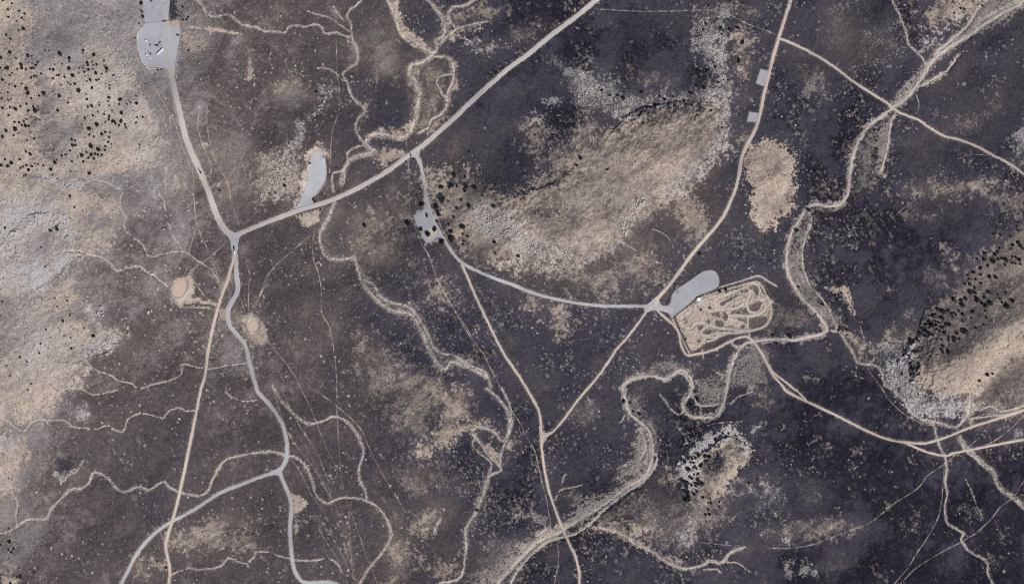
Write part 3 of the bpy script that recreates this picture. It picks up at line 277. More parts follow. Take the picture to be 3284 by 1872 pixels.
 ('wash', .6, 8, 9, T(3, 1, [(130, 480), (290, 120), (390, 95), (330, 200), (270, 400), (260, 560), (320, 680), (450, 830), (550, 900), (550, 960), (480, 990), (330, 870), (220, 740), (150, 600)])), ('wash', .6, 8, 9, T(3, 0, [(1960, 20), (1700, 170), (1480, 300), (1360, 380), (1240, 480), (1120, 660), (1000, 780), (930, 770), (1060, 620), (1180, 470), (1250, 400), (1340, 310), (1480, 180), (1560, 70), (1640, -30), (1960, -40)])), ('wash', .8, 6, 5, T(3, 0, [(950, 720), (1000, 640), (1100, 560), (1120, 590), (1010, 690), (960, 740)])), ('wash', .6, 6, 8, T(3, 0, [(965, 850), (920, 930), (910, 1080), (875, 1210), (855, 1300), (815, 1270), (810, 1130), (830, 990), (900, 900)])), ('wash', .4, 14, 10, T(3, 0, [(680, 1120), (800, 1050), (820, 1250), (760, 1420), (640, 1430)])), ('wash', .74, 8, 9, T(2, 2, [(1060, 540), (1040, 620), (900, 730), (700, 870), (420, 1070), (200, 1190), (20, 1350), (-110, 1500), (-330, 1500), (-100, 1260), (60, 1150), (250, 1060), (400, 960), (560, 850), (760, 740), (900, 670), (1000, 580)])), ('wash', .75, 10, 8, T(2, 2, [(760, 720), (810, 590), (920, 520), (950, 300), (1000, 290), (1045, 440), (1020, 600), (900, 690)])), ('wash', .45, 14, 10, T(2, 2, [(870, 60), (960, 20), (1010, 200), (1090, 220), (1100, 450), (1060, 420), (1000, 260), (900, 170)])), ('wash', .6, 14, 10, T(2, 2, [(1400, -30), (1600, -120), (1610, 0), (1570, 110), (1440, 120), (1380, 60)])), ('wash', .5, 14, 10, T(2, 1, [(1700, 1180), (1800, 1110), (1916, 1180), (1916, 1400), (1760, 1440), (1640, 1400)])), ('wash', .35, 14, 10, T(1, 2, [(1600, 1456), (1660, 1280), (1740, 1130), (1850, 1110), (1916, 1100), (1990, 1130), (1960, 1456)])), ('wash', .5, 12, 10, T(2, 1, [(900, 1390), (1010, 1300), (1210, 1240), (1300, 1290), (1380, 1290), (1340, 1330), (1200, 1340), (1060, 1350)])),
 ('tan', .35, 14, 10, T(3, 1, [(0, 830), (280, 840), (330, 980), (160, 1000), (0, 1010)])),
 ('wash', .5, 12, 9, T(1, 1, [(770, 500), (850, 660), (960, 760), (1140, 830), (1240, 930), (1300, 1060), (1370, 1180), (1500, 1200), (1700, 1300), (1740, 1370), (1560, 1300), (1400, 1330), (1280, 1160), (1180, 960), (960, 840), (820, 720)])), ('wash', .35, 14, 10, T(1, 1, [(480, 120), (600, 50), (620, 120), (560, 260), (560, 400), (640, 460), (600, 500), (500, 440), (470, 300)])),
 # fenced dirt track
 ('sand', .92, 4, 4, MX([(320, 790), (560, 610), (700, 500), (1000, 430), (1300, 360), (1570, 270), (1650, 310), (1720, 480), (1800, 560), (1830, 720), (1790, 880), (1700, 960), (1450, 1040), (1200, 1060), (1000, 1130), (740, 1240), (560, 1350), (480, 1180), (400, 1000)])),
] + [('char', .66, 2, 5, MX(p)) for p in [
 [(800, 880), (850, 830), (890, 860), (830, 910)], [(920, 900), (960, 860), (1030, 880), (1080, 940), (1040, 970), (970, 950)], [(725, 1050), (800, 990), (900, 980), (980, 1010), (900, 1060), (800, 1085)], [(660, 950), (740, 940), (760, 970), (700, 1005)],
 [(1480, 620), (1540, 560), (1640, 570), (1690, 620), (1640, 715), (1520, 725), (1460, 680)], [(1300, 830), (1500, 830), (1700, 790), (1770, 780), (1740, 890), (1620, 970), (1480, 1000), (1450, 920), (1330, 870)], [(1130, 960), (1200, 945), (1220, 965), (1160, 980)], [(1340, 950), (1390, 930), (1400, 980), (1350, 1000)],
 [(1370, 720), (1430, 680), (1480, 750), (1380, 765)], [(1350, 400), (1480, 370), (1400, 440)], [(620, 810), (700, 770), (680, 815)], [(700, 690), (740, 680), (745, 715), (705, 720)], [(840, 650), (875, 645), (875, 680), (840, 680)], [(890, 820), (920, 815), (925, 840), (890, 850)], [(1070, 800), (1120, 790), (1130, 850), (1080, 840)], [(1060, 560), (1110, 540), (1090, 600), (1050, 590)], [(670, 1180), (700, 1170), (705, 1205), (680, 1210)], [(1200, 640), (1240, 630), (1220, 670)],
 [(1030, 610), (1090, 545), (1240, 480), (1300, 470), (1180, 560), (1070, 640)], [(1000, 1010), (1180, 1025), (1180, 1045), (1000, 1040)], [(1500, 320), (1580, 330), (1610, 400), (1600, 480), (1560, 400)], [(1200, 700), (1340, 680), (1370, 700), (1290, 770), (1200, 760)], [(820, 1120), (980, 1110), (900, 1150), (800, 1170)], [(480, 820), (505, 810), (500, 900), (470, 900)], [(860, 760), (960, 740), (1100, 760), (1000, 790), (880, 790)],
 [(760, 1250), (1000, 1140), (1170, 1090), (1180, 1110), (1000, 1190), (780, 1300), (740, 1280)], [(1210, 1150), (1260, 1090), (1420, 1070), (1380, 1100), (1240, 1160)]]]
# strips of bare char between dirt surfaces: (half width, line)
CHARLINES = [(4.2, MX([(300, 800), (420, 700), (560, 600), (650, 520), (705, 478), (860, 425), (1000, 375), (1300, 290), (1600, 205), (1660, 260), (1800, 450), (1885, 590)])), (3.4, MX([(1885, 590), (1885, 740), (1830, 860), (1750, 985)])), (3.4, MX([(300, 800), (350, 930), (430, 1100), (510, 1270), (560, 1370)])), (3.0, MX([(560, 1370), (700, 1340)])), (2.5, MX([(410, 1180), (440, 1270), (490, 1350)])), (4.0, POND([(400, 700), (560, 680), (700, 690), (850, 690)]))]
TRACKLINES = [MX([(860, 730), (1000, 708), (1200, 690), (1310, 660), (1380, 610), (1395, 550), (1350, 510), (1280, 522), (1180, 580), (1080, 648), (985, 652), (945, 600), (955, 545), (1020, 508), (1130, 468), (1260, 420), (1390, 350), (1490, 302), (1560, 292), (1622, 340), (1638, 420), (1622, 510), (1700, 580), (1738, 640), (1722, 700), (1660, 752), (1560, 790), (1440, 800), (1300, 788), (1200, 788), (1175, 825), (1200, 858), (1300, 880), (1390, 908), (1432, 960), (1410, 1010), (1340, 1030), (1200, 1010), (1000, 985), (850, 948), (740, 910), (640, 915), (580, 985), (500, 985), (430, 935), (418, 850), (450, 790)]),
 MX([(1690, 480), (1785, 560), (1820, 700), (1800, 850), (1730, 940), (1600, 1000), (1450, 1035), (1250, 1060), (1050, 1055), (900, 1085), (800, 1100), (735, 1070), (760, 1005), (820, 960)]), MX([(1470, 380), (1490, 470), (1440, 570), (1450, 680), (1490, 740), (1580, 740), (1650, 690), (1670, 620)]), MX([(1450, 810), (1450, 920), (1460, 1010), (1470, 1120)]), MX([(1150, 760), (1155, 830), (1130, 880)]), MX([(740, 1110), (900, 1130), (1050, 1090)]), MX([(830, 1190), (950, 1150), (1020, 1090)]), MX([(1010, 350), (1150, 308), (1300, 265), (1450, 215), (1580, 172), (1660, 182), (1780, 260), (1900, 330)]), MX([(1680, 460), (1780, 530), (1890, 600)]), MX([(285, 850), (350, 985), (420, 1110), (475, 1245), (540, 1375)]), MX([(340, 800), (500, 680), (690, 525), (1000, 415), (1300, 330), (1560, 262), (1660, 310), (1730, 460), (1800, 545)])]
# ---- low scarps: high ground lies to the right of travel; (height m, fade length, line)
SCARPS = [
 (5.0, 60, T(2, 0, [(830, 900), (850, 875), (900, 845), (950, 818), (1040, 802), (1120, 782), (1220, 766), (1330, 756), (1380, 772)])),
 (3.0, 60, MESA([(1140, 330), (1220, 310), (1310, 280), (1400, 265), (1480, 240), (1580, 235), (1680, 200), (1750, 150), (1850, 100), (1910, 20)])),
 (2.4, 40, MESA([(1385, 1000), (1350, 920), (1290, 850), (1200, 790)])),
 (4.0, 70, T(3, 1, [(1110, 1440), (1085, 1370), (1065, 1300), (1075, 1240), (1050, 1200), (1062, 1150), (1092, 1100), (1122, 1040)])),
 (5.5, 40, KNOB([(500, 640), (600, 600), (700, 560), (760, 510), (830, 440), (900, 370), (1000, 320), (1100, 290), (1200, 310)])),
 (1.0, 40, T(1, 0, [(360, 950), (440, 880), (520, 800), (545, 720), (540, 640)])),
 (2.6, 60, T(0, 1, [(40, 330), (80, 280), (120, 250), (190, 180), (260, 140), (390, 140)])),
 (1.6, 60, T(0, 1, [(640, 1230), (700, 1210), (830, 1160), (930, 1060)])), (1.6, 60, T(0, 1, [(220, 750), (300, 690), (420, 620), (500, 520), (540, 450)])),
 (0.8, 50, SEW([(1700, 1000), (1800, 860), (1950, 720), (2120, 560)])),
 (2.0, 30, T(3, 1, [(600, 930), (640, 880), (610, 780), (580, 720), (450, 690)])),
 (3.0, 30, T(2, 2, [(1240, 460), (1290, 390), (1270, 330), (1200, 260)])),
]
HILLS = [  # cx, cy, rx, ry, rotation, height
 (1960, 640, 470, 240, -28, 23), (1560, 760, 260, 140, -10, 12), (90, 1060, 430, 520, 0, 36), (210, 420, 380, 300, 0, 16), (3180, 1190, 330, 190, -30, 22), (3000, 900, 300, 160, -40, 6), (2300, 1490, 150, 130, -40, 18), (2460, 610, 80, 130, 10, 11),
 (2310, 230, 90, 300, 5, 8), (2050, 250, 260, 160, 0, 9), (960, 480, 130, 170, 30, 9), (1420, 1300, 260, 240, 0, 10), (2250, 1680, 300, 120, 0, 9), (240, 1520, 80, 40, -30, 5), (300, 1330, 90, 60, 0, 5), (960, 940, 200, 160, 0, 7), (2900, 700, 300, 200, 0, 7), (640, 1720, 300, 120, 0, 6), (640, 300, 150, 120, 0, 4), (2000, 1640, 120, 60, 30, 6),
]
# ---- junipers and shrubs: (x, y[, size]); 0 small shrub, 1 tree, 2 big tree, 3 very big tree
s_, l_, b_, x_ = 0, 1, 2, 3
PLANTS = (
 T(0, 0, [(20,6),(90,30),(60,75),(145,85),(185,105),(65,130),(125,160),(165,138),(180,220,1),(80,295),(50,265),(140,230),(75,395,1),(120,438),(10,435,1),(210,418,1),(238,422),(335,380),(370,382),(450,405,2),(522,440,1),(625,380,1),(705,412,1),(620,400),(522,462),(465,480),(410,483),(285,470),(215,470),(242,478),(270,490),(160,490,1),(165,515,1),(60,510,1),(40,515),(5,510),(130,520),(195,520),(235,515),(252,512),(375,520),(402,525,1),(520,515,2),(545,570,2),(590,545),(595,515),(622,510),(632,540),(655,470,1),(660,492),(690,465),(700,490),(725,485),(780,458),(780,492),(800,515,2),(720,550,1),(765,555),(665,525),(695,520),(310,555),(260,572),(277,575),(235,585),(90,550),(73,565),(20,600,1),(165,628),(70,635),(115,650),(424,565),(442,565),(400,590),(485,580),(455,635),(510,620),(530,635),(560,630),(650,610),(677,600,1),(725,600),(742,595),(690,660,1),(590,680,1),(645,705),(820,640),(820,664),(650,745),(820,735,1),(900,745,1),(895,782),(810,760),(817,790),(740,768),(745,788),(690,795,1),(660,803),(510,770),(447,720,2),(400,688),(330,700,1),(295,720),(200,665,1),(212,700,2),(235,738),(15,740),(60,695),(63,752),(82,745),(155,800),(20,810,1),(75,805),(120,820,1),(97,808),(200,780),(215,830),(250,800),(265,830,2),(287,825),(435,830,1),(300,900),(65,865),(200,895),(180,910),(110,915),(145,920),(120,970,2),(165,940),(195,945,1),(217,945),(50,980,1),(20,1025,1),(105,1015),(230,990),(205,1050),(260,1040),(695,865),(635,885),(780,855),(735,840),(840,830),(912,850,2),(850,910,1),(820,875),(790,915),(815,897),(865,925),(907,910,1),(935,932),(895,940),(945,955),(730,935,2),(612,935),(670,965,2),(790,990),(765,1007,1),(825,995),(670,1010),(705,1025),(820,1030),(540,1045,1),(565,1055),(545,1092,1),(567,1088),(525,1130),(495,1160),(465,1165),(540,1210),(580,1175),(615,1165,1),(650,1140),(685,1095,2),(685,1160,1),(715,1155),(740,1120,1),(735,1160),(765,1160),(785,1125),(790,1095),(810,1065),(835,1080),(625,1210),(705,1190),(665,1182),(230,1155,1),(195,1135),(10,1240,1),(62,1245,1),(90,1222,1),(40,1195),(150,1195),(155,1260),(176,1250),(200,1238),(215,1275,1),(240,1245),(260,1225),(285,1230),(325,1240),(412,1220,1),(425,1198),(385,1270,1),(395,1310),(430,1335),(195,1310),(180,1318),(675,1300,1),(530,1285),(1025,775,1),(980,770),(950,780),(1020,720),(1020,920),(1025,880),(1070,878),(1645,1425),(1045,1085),(850,565),(795,540)])
 + SEW([(920,40,2),(1050,70,2),(1080,150,2),(1130,40,1),(1325,55,2),(1400,120,1),(1465,155,2),(1540,110,2),(1445,25,1),(1700,40),(1735,105),(1820,170,3),(1920,80,1),(1890,60),(665,215,1),(745,250,2),(782,262),(830,240,1),(570,325,1),(615,300),(740,360,1),(895,290),(930,270),(910,340),(965,305),(1015,245),(1080,300,1),(1255,255,1),(1460,240),(1480,360),(1440,475),(1300,530),(1225,360),(1080,415),(460,470,1),(395,525,1),(520,440,1),(562,480,2),(625,415),(640,480),(685,440),(805,470,1),(860,475,1),(740,525,1),(650,550),(700,580),(775,605,1),(370,625,1),(455,665,1),(520,630,2),(575,645),(345,745),(210,725,2),(650,715),(730,720),(845,690),(845,735),(985,620,1),(935,690,1),(938,735,1),(1110,585,2),(1025,715),(755,830,1),(810,875),(835,940,1),(725,885),(745,930),(540,1005),(255,930,1),(350,1120),(1490,1305,1),(1575,1290),(1355,1405,1),(60,1295)])
 + T(3, 1, [(1875,210),(1862,240),(1870,268),(1818,310),(1690,295),(1740,300),(1830,380,1),(1870,360,1),(1892,385,1),(1905,402),(1820,405),(1735,400),(1620,440,1),(1615,485,1),(1565,480),(1700,450,1),(1720,430),(1690,500,2),(1722,485),(1750,480),(1780,490,1),(1830,465),(1855,470),(1880,490,1),(1890,520),(1830,510),(1852,517),(1775,525),(1645,530),(1590,550,2),(1540,580,1),(1495,600),(1592,600),(1555,635),(1505,630),(1475,670),(1510,672,1),(1595,665),(1655,615,1),(1705,620,1),(1515,730,2),(1550,735,1),(1550,700),(1655,730,1),(1780,730),(1720,750),(1385,775,1),(305,115,1),(215,270,1),(230,690),(410,820,1),(165,1060,1),(392,1020),(40,1050),(590,1010)])
 + KNOB([(330,690,1),(265,755,1),(380,765),(430,777),(410,700),(470,690),(530,640,2),(650,650,1),(725,660,1),(645,750),(690,735),(455,830),(430,860),(490,885),(570,830,2),(595,795),(335,890,2),(440,990),(370,1035,1),(405,1070),(520,985),(515,1073),(500,1103),(290,1145,2),(335,1155),(465,1155),(585,1165,2),(395,1195),(300,1222,1),(300,1262),(320,1330,2),(285,1337),(500,1315),(445,1355,1),(340,1410,1),(300,1450,1),(610,1425),(480,1215),(515,1180),(1045,290),(980,225),(1085,230),(835,340,1),(850,382),(1470,1150),(1620,1080)])
 + T(2, 2, [(1470,848),(1493,852),(1552,840),(1552,877),(1470,897),(1450,935,1),(1477,935,1),(1300,830,1),(1325,825,1),(835,90,1),(885,100),(955,185,1),(910,165),(1345,120,1),(1390,75,1),(1370,20)])
 + MESA([(75,195,2),(235,175,2),(200,210),(470,190,2),(445,255,1),(605,205,1),(320,180),(85,390,3),(185,418),(385,395),(760,220),(865,228),(915,160),(515,490,1),(890,490,1),(1360,290,1),(1225,350),(320,525),(270,660),(405,810,2),(190,775),(230,885,1),(235,1000,3),(410,925),(490,960),(90,1050,2),(905,1050,1),(425,1035),(910,1215),(1110,1320),(1625,1420),(1495,225),(280,10,1),(450,30),(720,330),(415,1090)])
 + CAMP([(318,410,2),(655,455,2),(705,640,2),(300,990,1),(465,1100,3),(605,990,2),(10,860,2),(660,800),(420,630),(437,682)])
 + T(1, 1, [(812,232,2),(343,153),(1440,225)]) + T(2, 1, [(1403,440,1),(45,460,1),(215,535),(1480,845),(1415,862)])
 + T(2, 0, [(1725,25),(1535,145),(1450,180),(1435,222),(1565,212),(1630,225,1),(1690,210,1),(1570,257),(1725,320,1),(1700,455,2),(1412,537),(1460,530,1),(1390,530),(1440,660,1),(1345,700,1),(1385,645),(970,690,1),(670,675,1),(1210,790,1),(1188,807),(1490,825),(1570,955),(515,1185,1),(485,1240),(170,1010),(1145,745),(1210,725),(1105,720),(735,715),(835,735,1),(790,715),(1620,600),(1545,617),(1635,5),(1470,45),(1520,505),(155,1415),(715,1270)])
 + T(3, 0, [(1160,95),(1395,100),(1605,45),(1445,65),(1470,72),(150,1128),(178,1150)])
 + T(0, 1, [(380,270,1),(428,260,1),(560,95),(525,12),(110,275),(310,395),(500,795),(410,775),(430,840),(525,900),(700,1055,1),(530,1070),(480,1055),(452,1012),(475,945),(345,1010),(305,1115),(295,1185),(150,1215),(205,1250),(50,1280),(75,1355),(232,1415),(535,1150),(630,1000),(40,250),(340,540),(10,905),(20,800),(345,435)])
 + T(0, 2, [(75,1140,1),(10,1165),(65,1200),(105,1190),(88,1217),(155,1395,1),(128,1402),(257,1365),(80,1450,1),(145,1335),(210,5),(70,1040),(1175,1285),(1245,1330)])
 + T(1, 2, [(917,900),(1655,903,1)]) + T(1, 0, [(455,688,1),(275,1240),(210,1345),(215,1390,1),(145,1442),(105,1447),(1597,1135),(1490,1305),(1527,1285)])
 + LOT1([(570,1303),(150,440),(72,715),(225,310,1),(212,225),(180,190),(200,70,1),(970,135),(1040,370),(985,378),(1070,328),(1075,955),(505,1308)]) + LOT2([(820,630),(940,500),(645,1025),(515,1175),(470,1130),(715,1090),(620,1340),(240,1448),(605,1065)])
)
PLANTS = [(p[0], p[1], p[2] if len(p) > 2 else 0) for p in PLANTS]
_keep = []
for p in PLANTS:
    if all(abs(p[0] - q[0]) + abs(p[1] - q[1]) > 3.2 for q in _keep):
        _keep.append(p)
PLANTS = _keep
# ---- rock zones: (phrase, number of blocks, smallest and largest size in metres, polygon)
ROCKZONES = [
 ('on the north rim of the central mesa', 210, 1.0, 4.2, T(2, 0, [(400, 600), (480, 500), (620, 600), (740, 690), (880, 740), (1050, 710), (1300, 700), (1440, 640), (1560, 640), (1560, 760), (1380, 760), (1100, 780), (950, 810), (840, 870), (640, 830), (520, 850), (480, 740)])),
 ('on the east rock band of the central mesa', 230, 1.0, 3.6, T(2, 0, [(1540, 300), (1590, 300), (1600, 560), (1640, 700), (1630, 1100), (1560, 1150), (1480, 1240), (1390, 1330), (1300, 1400), (1240, 1400), (1400, 1200), (1540, 1050), (1550, 700)])),
 ('on the southeast flank of the central mesa', 130, 1.2, 4.6, T(2, 1, [(970, 0), (1020, 60), (900, 250), (840, 300), (760, 300), (840, 180), (870, 100), (940, 20)])),
 ('on the southwest rock apron of the central mesa', 420, 1.0, 3.8, MESA([(1180, 800), (1300, 850), (1400, 1000), (1560, 1080), (1900, 1100), (1900, 1250), (1650, 1300), (1500, 1200), (1200, 1150), (1000, 1000), (1050, 860)])),
 ('on the south rim of the central mesa', 150, 1.0, 3.4, T(2, 1, [(200, 370), (430, 360), (560, 450), (780, 370), (800, 400), (640, 480), (480, 560), (380, 590), (200, 570), (0, 560), (0, 470)])),
 ('at the pale western tip of the central mesa', 130, 1.0, 3.2, MESA([(520, 480), (700, 430), (900, 650), (1000, 760), (900, 800), (700, 720), (560, 620)])),
 ('below the scarp of the southeast mesa', 120, 1.4, 3.8, T(3, 1, [(1020, 1120), (1090, 1080), (1110, 1200), (1060, 1300), (1110, 1420), (1000, 1440), (900, 1400), (870, 1300), (900, 1220), (1000, 1200)])),
 ('on the stony slope under the southeast mesa', 110, 0.9, 2.6, T(3, 2, [(960, 0), (1100, 0), (1400, 40), (1500, 30), (1420, 160), (1240, 200), (1080, 130)])),
 ('in the outcrop north of the curved lot', 90, 1.0, 2.8, T(1, 0, [(470, 660), (560, 600), (580, 660), (545, 780), (450, 880), (360, 940), (320, 900), (430, 830), (500, 720)])),
 ('on the slope west of the curved lot', 150, 1.0, 3.2, T(1, 0, [(100, 1180), (280, 1020), (330, 1000), (320, 1250), (290, 1330), (200, 1440), (60, 1440)])),
 ('in the rocks above the diagonal road', 70, 1.2, 3.6, T(1, 1, [(0, -10), (320, -10), (280, 50), (150, 40), (0, 40)])),
 ('on the streaked rocky ridge near the top right', 170, 1.0, 3.2, T(2, 0, [(1360, 250), (1460, 110), (1600, 110), (1580, 320), (1540, 430), (1470, 440), (1380, 360)])),
 ('along the scarp of the small wooded knob', 110, 1.2, 3.2, KNOB([(480, 640), (620, 560), (740, 480), (840, 390), (960, 280), (1100, 280), (1240, 310), (1200, 360), (1000, 400), (860, 500), (760, 570), (560, 660)])),
 ('on the stony west hill', 90, 1.0, 3.0, T(0, 1, [(600, 1130), (780, 1070), (920, 1050), (880, 1110), (720, 1190)])),
]
BIGROCKS = [  # large blocks placed one by one
 SEW([(135, 995, 9), (190, 935, 10), (230, 980, 10), (215, 840, 9), (205, 1060, 8), (250, 810, 7), (180, 880, 8), (270, 790, 6), (235, 1330, 7), (245, 1425, 7), (270, 1440, 6), (20, 1090, 9)]),
 T(3, 1, [(935, 1270, 9), (985, 1245, 6)]), T(0, 1, [(755, 845, 6), (735, 885, 7), (765, 880, 6), (770, 905, 6), (745, 905, 5), (1110, 880, 8), (1135, 870, 6), (1180, 705, 7), (345, 432, 5), (1225, 260, 6), (1410, 115, 5)]),
 T(2, 1, [(825, 245, 8), (890, 225, 8), (850, 290, 8), (960, 70, 9), (940, 45, 8), (985, 55, 8)]), T(1, 0, [(510, 760, 6), (490, 790, 5), (470, 820, 5), (430, 855, 5), (520, 730, 5)]),
]
# ================================================================ SURVEY GRID AND FIELDS
def margin(start, sign, first, ratio, n):
    out, d, p = [], first, start
    for _ in range(n):
        p += sign * d; out.append(p); d *= ratio
    return out
XS = np.array(margin(-80, -1, 4, 1.22, 34)[::-1] + list(np.arange(-80, W + 81, 2.0)) + margin(W + 80, 1, 4, 1.22, 34))
YS = np.array(margin(-80, -1, 4, 1.22, 34)[::-1] + list(np.arange(-80, H + 81, 2.0)) + margin(H + 80, 1, 4, 1.22, 34))
NX, NY = len(XS), len(YS)
GX, GY = np.meshgrid(XS, YS)

_cw, _ch = 2048, 1024
_fx = np.fft.fftfreq(_cw, 2.0)[None, :]
_fy = np.fft.fftfreq(_ch, 2.0)[:, None]
_k = np.sqrt(_fx ** 2 + _fy ** 2); _k[0, 0] = 1e-9
_ix = np.round(XS / 2).astype(int) % _cw
_iy = np.round(YS / 2).astype(int) % _ch
def noise(beta, lmin, lmax, seed, ang=None, stretch=1.0):
    """isotropic (or stretched) random field, wavelengths lmin..lmax units, unit variance"""
    r = np.random.default_rng(seed)
    F = np.fft.fft2(r.normal(size=(_ch, _cw)))
    if ang is None:
        k = _k
    else:
        c, s = math.cos(ang), math.sin(ang)
        u = _fx * c + _fy * s; v = -_fx * s + _fy * c
        k = np.sqrt((u * stretch) ** 2 + (v / stretch) ** 2); k[0, 0] = 1e-9
    band = 1 / (1 + (k * lmin) ** 6) * (1 - np.exp(-(k * lmax) ** 2))
    N = np.real(np.fft.ifft2(F * band * k ** (-beta / 2)))
    N /= N.std()
    return N[_iy][:, _ix].astype(np.float32)

def window(x0, x1, y0, y1):
    i0, i1 = np.searchsorted(XS, [x0, x1]); j0, j1 = np.searchsorted(YS, [y0, y1])
    return slice(j0, max(j1, j0)), slice(i0, max(i1, i0))

def line_dist(line, R, D=None, S=None):
    """distance to a polyline, computed within R; S gets the signed side"""
    if D is None:
        D = np.full((NY, NX), 1e6, np.float32)
    for a, b in zip(line[:-1], line[1:]):
        ys, xs = window(min(a[0], b[0]) - R, max(a[0], b[0]) + R, min(a[1], b[1]) - R, max(a[1], b[1]) + R)
        px = GX[ys, xs] - a[0]; py = GY[ys, xs] - a[1]
        if px.size == 0: continue
        dx, dy = b[0] - a[0], b[1] - a[1]
        t = np.clip((px * dx + py * dy) / (dx * dx + dy * dy + 1e-9), 0, 1)
        d = np.hypot(px - t * dx, py - t * dy)
        sub = D[ys, xs]
        m = d < sub
        sub[m] = d[m]
        if S is not None:
            S[ys, xs][m] = np.sign((px * -dy + py * dx))[m]
    return D

def poly_sd(poly, pad):
    """window and signed distance (positive inside) of a polygon"""
    P = np.array([p[:2] for p in poly], float)
    ys, xs = window(P[:, 0].min() - pad, P[:, 0].max() + pad, P[:, 1].min() - pad, P[:, 1].max() + pad)
    gx, gy = GX[ys, xs], GY[ys, xs]
    D = np.full(gx.shape, 1e6); inside = np.zeros(gx.shape, bool)
    for a, b in zip(P, np.roll(P, -1, 0)):
        dx, dy = b - a
        px, py = gx - a[0], gy - a[1]
        t = np.clip((px * dx + py * dy) / (dx * dx + dy * dy + 1e-9), 0, 1)
        D = np.minimum(D, np.hypot(px - t * dx, py - t * dy))
        if a[1] != b[1]:
            c = ((a[1] > gy) != (b[1] > gy)) & (gx < (b[0] - a[0]) * (gy - a[1]) / (b[1] - a[1]) + a[0])
            inside ^= c
    return ys, xs, np.where(inside, D, -D)

def box(a, r):
    c = np.cumsum(np.pad(a, ((r + 1, r), (0, 0)), 'edge'), 0); a = (c[2 * r + 1:] - c[:-2 * r - 1]) / (2 * r + 1)
    c = np.cumsum(np.pad(a, ((0, 0), (r + 1, r)), 'edge'), 1); return (c[:, 2 * r + 1:] - c[:, :-2 * r - 1]) / (2 * r + 1)
Z = lambda: np.zeros((NY, NX), np.float32)
n_big = noise(3.0, 120, 900, 1)
n_mid = noise(2.6, 24, 260, 2)
n_med = noise(2.2, 10, 70, 3)
n_sml = noise(1.6, 5, 22, 4)
n_fin = noise(0.6, 3, 9, 5)
n_swp = noise(2.3, 14, 260, 8, math.radians(-34), 1.9)
n_str = noise(2.0, 6, 60, 6, math.radians(62), 2.0)

# ---- ground cover masks
M = {k: Z() for k in ('tan', 'pale', 'blue', 'sand', 'wash', 'char', 'deep')}
edge = 0.38 * n_mid + 0.55 * n_med + 0.5 * n_sml
for kind, s, soft, rough, poly in PATCH:
    soft = soft * 1.6 if soft > 6 else soft
    rough = rough * 1.5 if rough > 6 else rough
    ys, xs, sd = poly_sd(poly, soft + 3 * rough)
    m = s * sstep(-soft, soft, sd + rough * edge[ys, xs])
    if kind == 'burn':
        for k in ('tan', 'pale'):
            M[k][ys, xs] *= (1 - m)
    elif kind == 'char':
        M['char'][ys, xs] = np.maximum(M['char'][ys, xs], m)
    else:
        M[kind][ys, xs] = np.maximum(M[kind][ys, xs], m)

# ---- how thoroughly the fire burned (0 light brown, 1 black)
CH = np.array([
 [.12,.10,.18,.30,.35,.40,.55,.75,.88,.90,.80,.80,.85,.80,.80,.80],
 [.20,.18,.18,.32,.38,.45,.60,.75,.85,.85,.80,.80,.85,.85,.85,.85],
 [.20,.20,.20,.35,.40,.40,.52,.70,.80,.60,.60,.72,.88,.88,.86,.86],
 [.20,.20,.25,.36,.40,.42,.50,.60,.60,.60,.65,.72,.88,.88,.86,.80],
 [.20,.25,.30,.38,.40,.45,.58,.62,.62,.65,.70,.80,.88,.92,.90,.80],
 [.20,.30,.35,.36,.40,.45,.72,.75,.72,.74,.76,.85,.90,.92,.90,.80],
 [.20,.35,.40,.36,.40,.50,.68,.84,.85,.85,.85,.90,.95,.97,.90,.90],
 [.30,.40,.42,.40,.40,.45,.58,.74,.85,.85,.80,.85,.95,1.0,1.0,1.0],
 [.35,.40,.42,.40,.40,.45,.55,.74,.90,.92,.85,.92,1.0,1.0,1.0,1.0]], float)
CH[0:4, 6:9] += .13; CH[4:7, 6:8] += .06; CH[0:3, 5] += .1
cx = np.clip(GX / W * 16 - .5, 0, 14.999); cy = np.clip(GY / H * 9 - .5, 0, 7.999)
i, j = cx.astype(int), cy.astype(int)
fx = cx - i; fy = cy - j
fx = fx * fx * (3 - 2 * fx); fy = fy * fy * (3 - 2 * fy)
burn = (CH[j, i] * (1 - fx) + CH[j, i + 1] * fx) * (1 - fy) + (CH[j + 1, i] * (1 - fx) + CH[j + 1, i + 1] * fx) * fy
del cx, cy, i, j, fx, fy
east = burn.copy()
west = sstep(.62, .4, east)
burn = burn + .07 * west * (burn > .3) + (.09 - .05 * west) * n_big + (.075 - .025 * west) * n_mid + 0.035 * n_med + .03 * n_sml
burn = burn + (.97 - burn) * M['deep']
burn = burn - .55 * np.maximum(M['tan'], .8 * M['pale']) * np.clip(burn, 0, 1)
for k in ('tan', 'pale'):
    f_ = np.clip(.80 + .12 * n_mid + .17 * n_swp + .10 * n_med, .15, 1.1)
    M[k] *= 1 - (1 - f_) * np.clip((1.05 - M[k]) / .3, .3, 1)

# random unburnt remnants everywhere, streaked like the slopes
rem = sstep(1.2, 3.2, 0.75 * n_mid + 0.5 * n_med + 0.4 * n_big + 0.7 * n_str)
M['tan'] = np.maximum(M['tan'], (0.26 * rem).astype(np.float32))

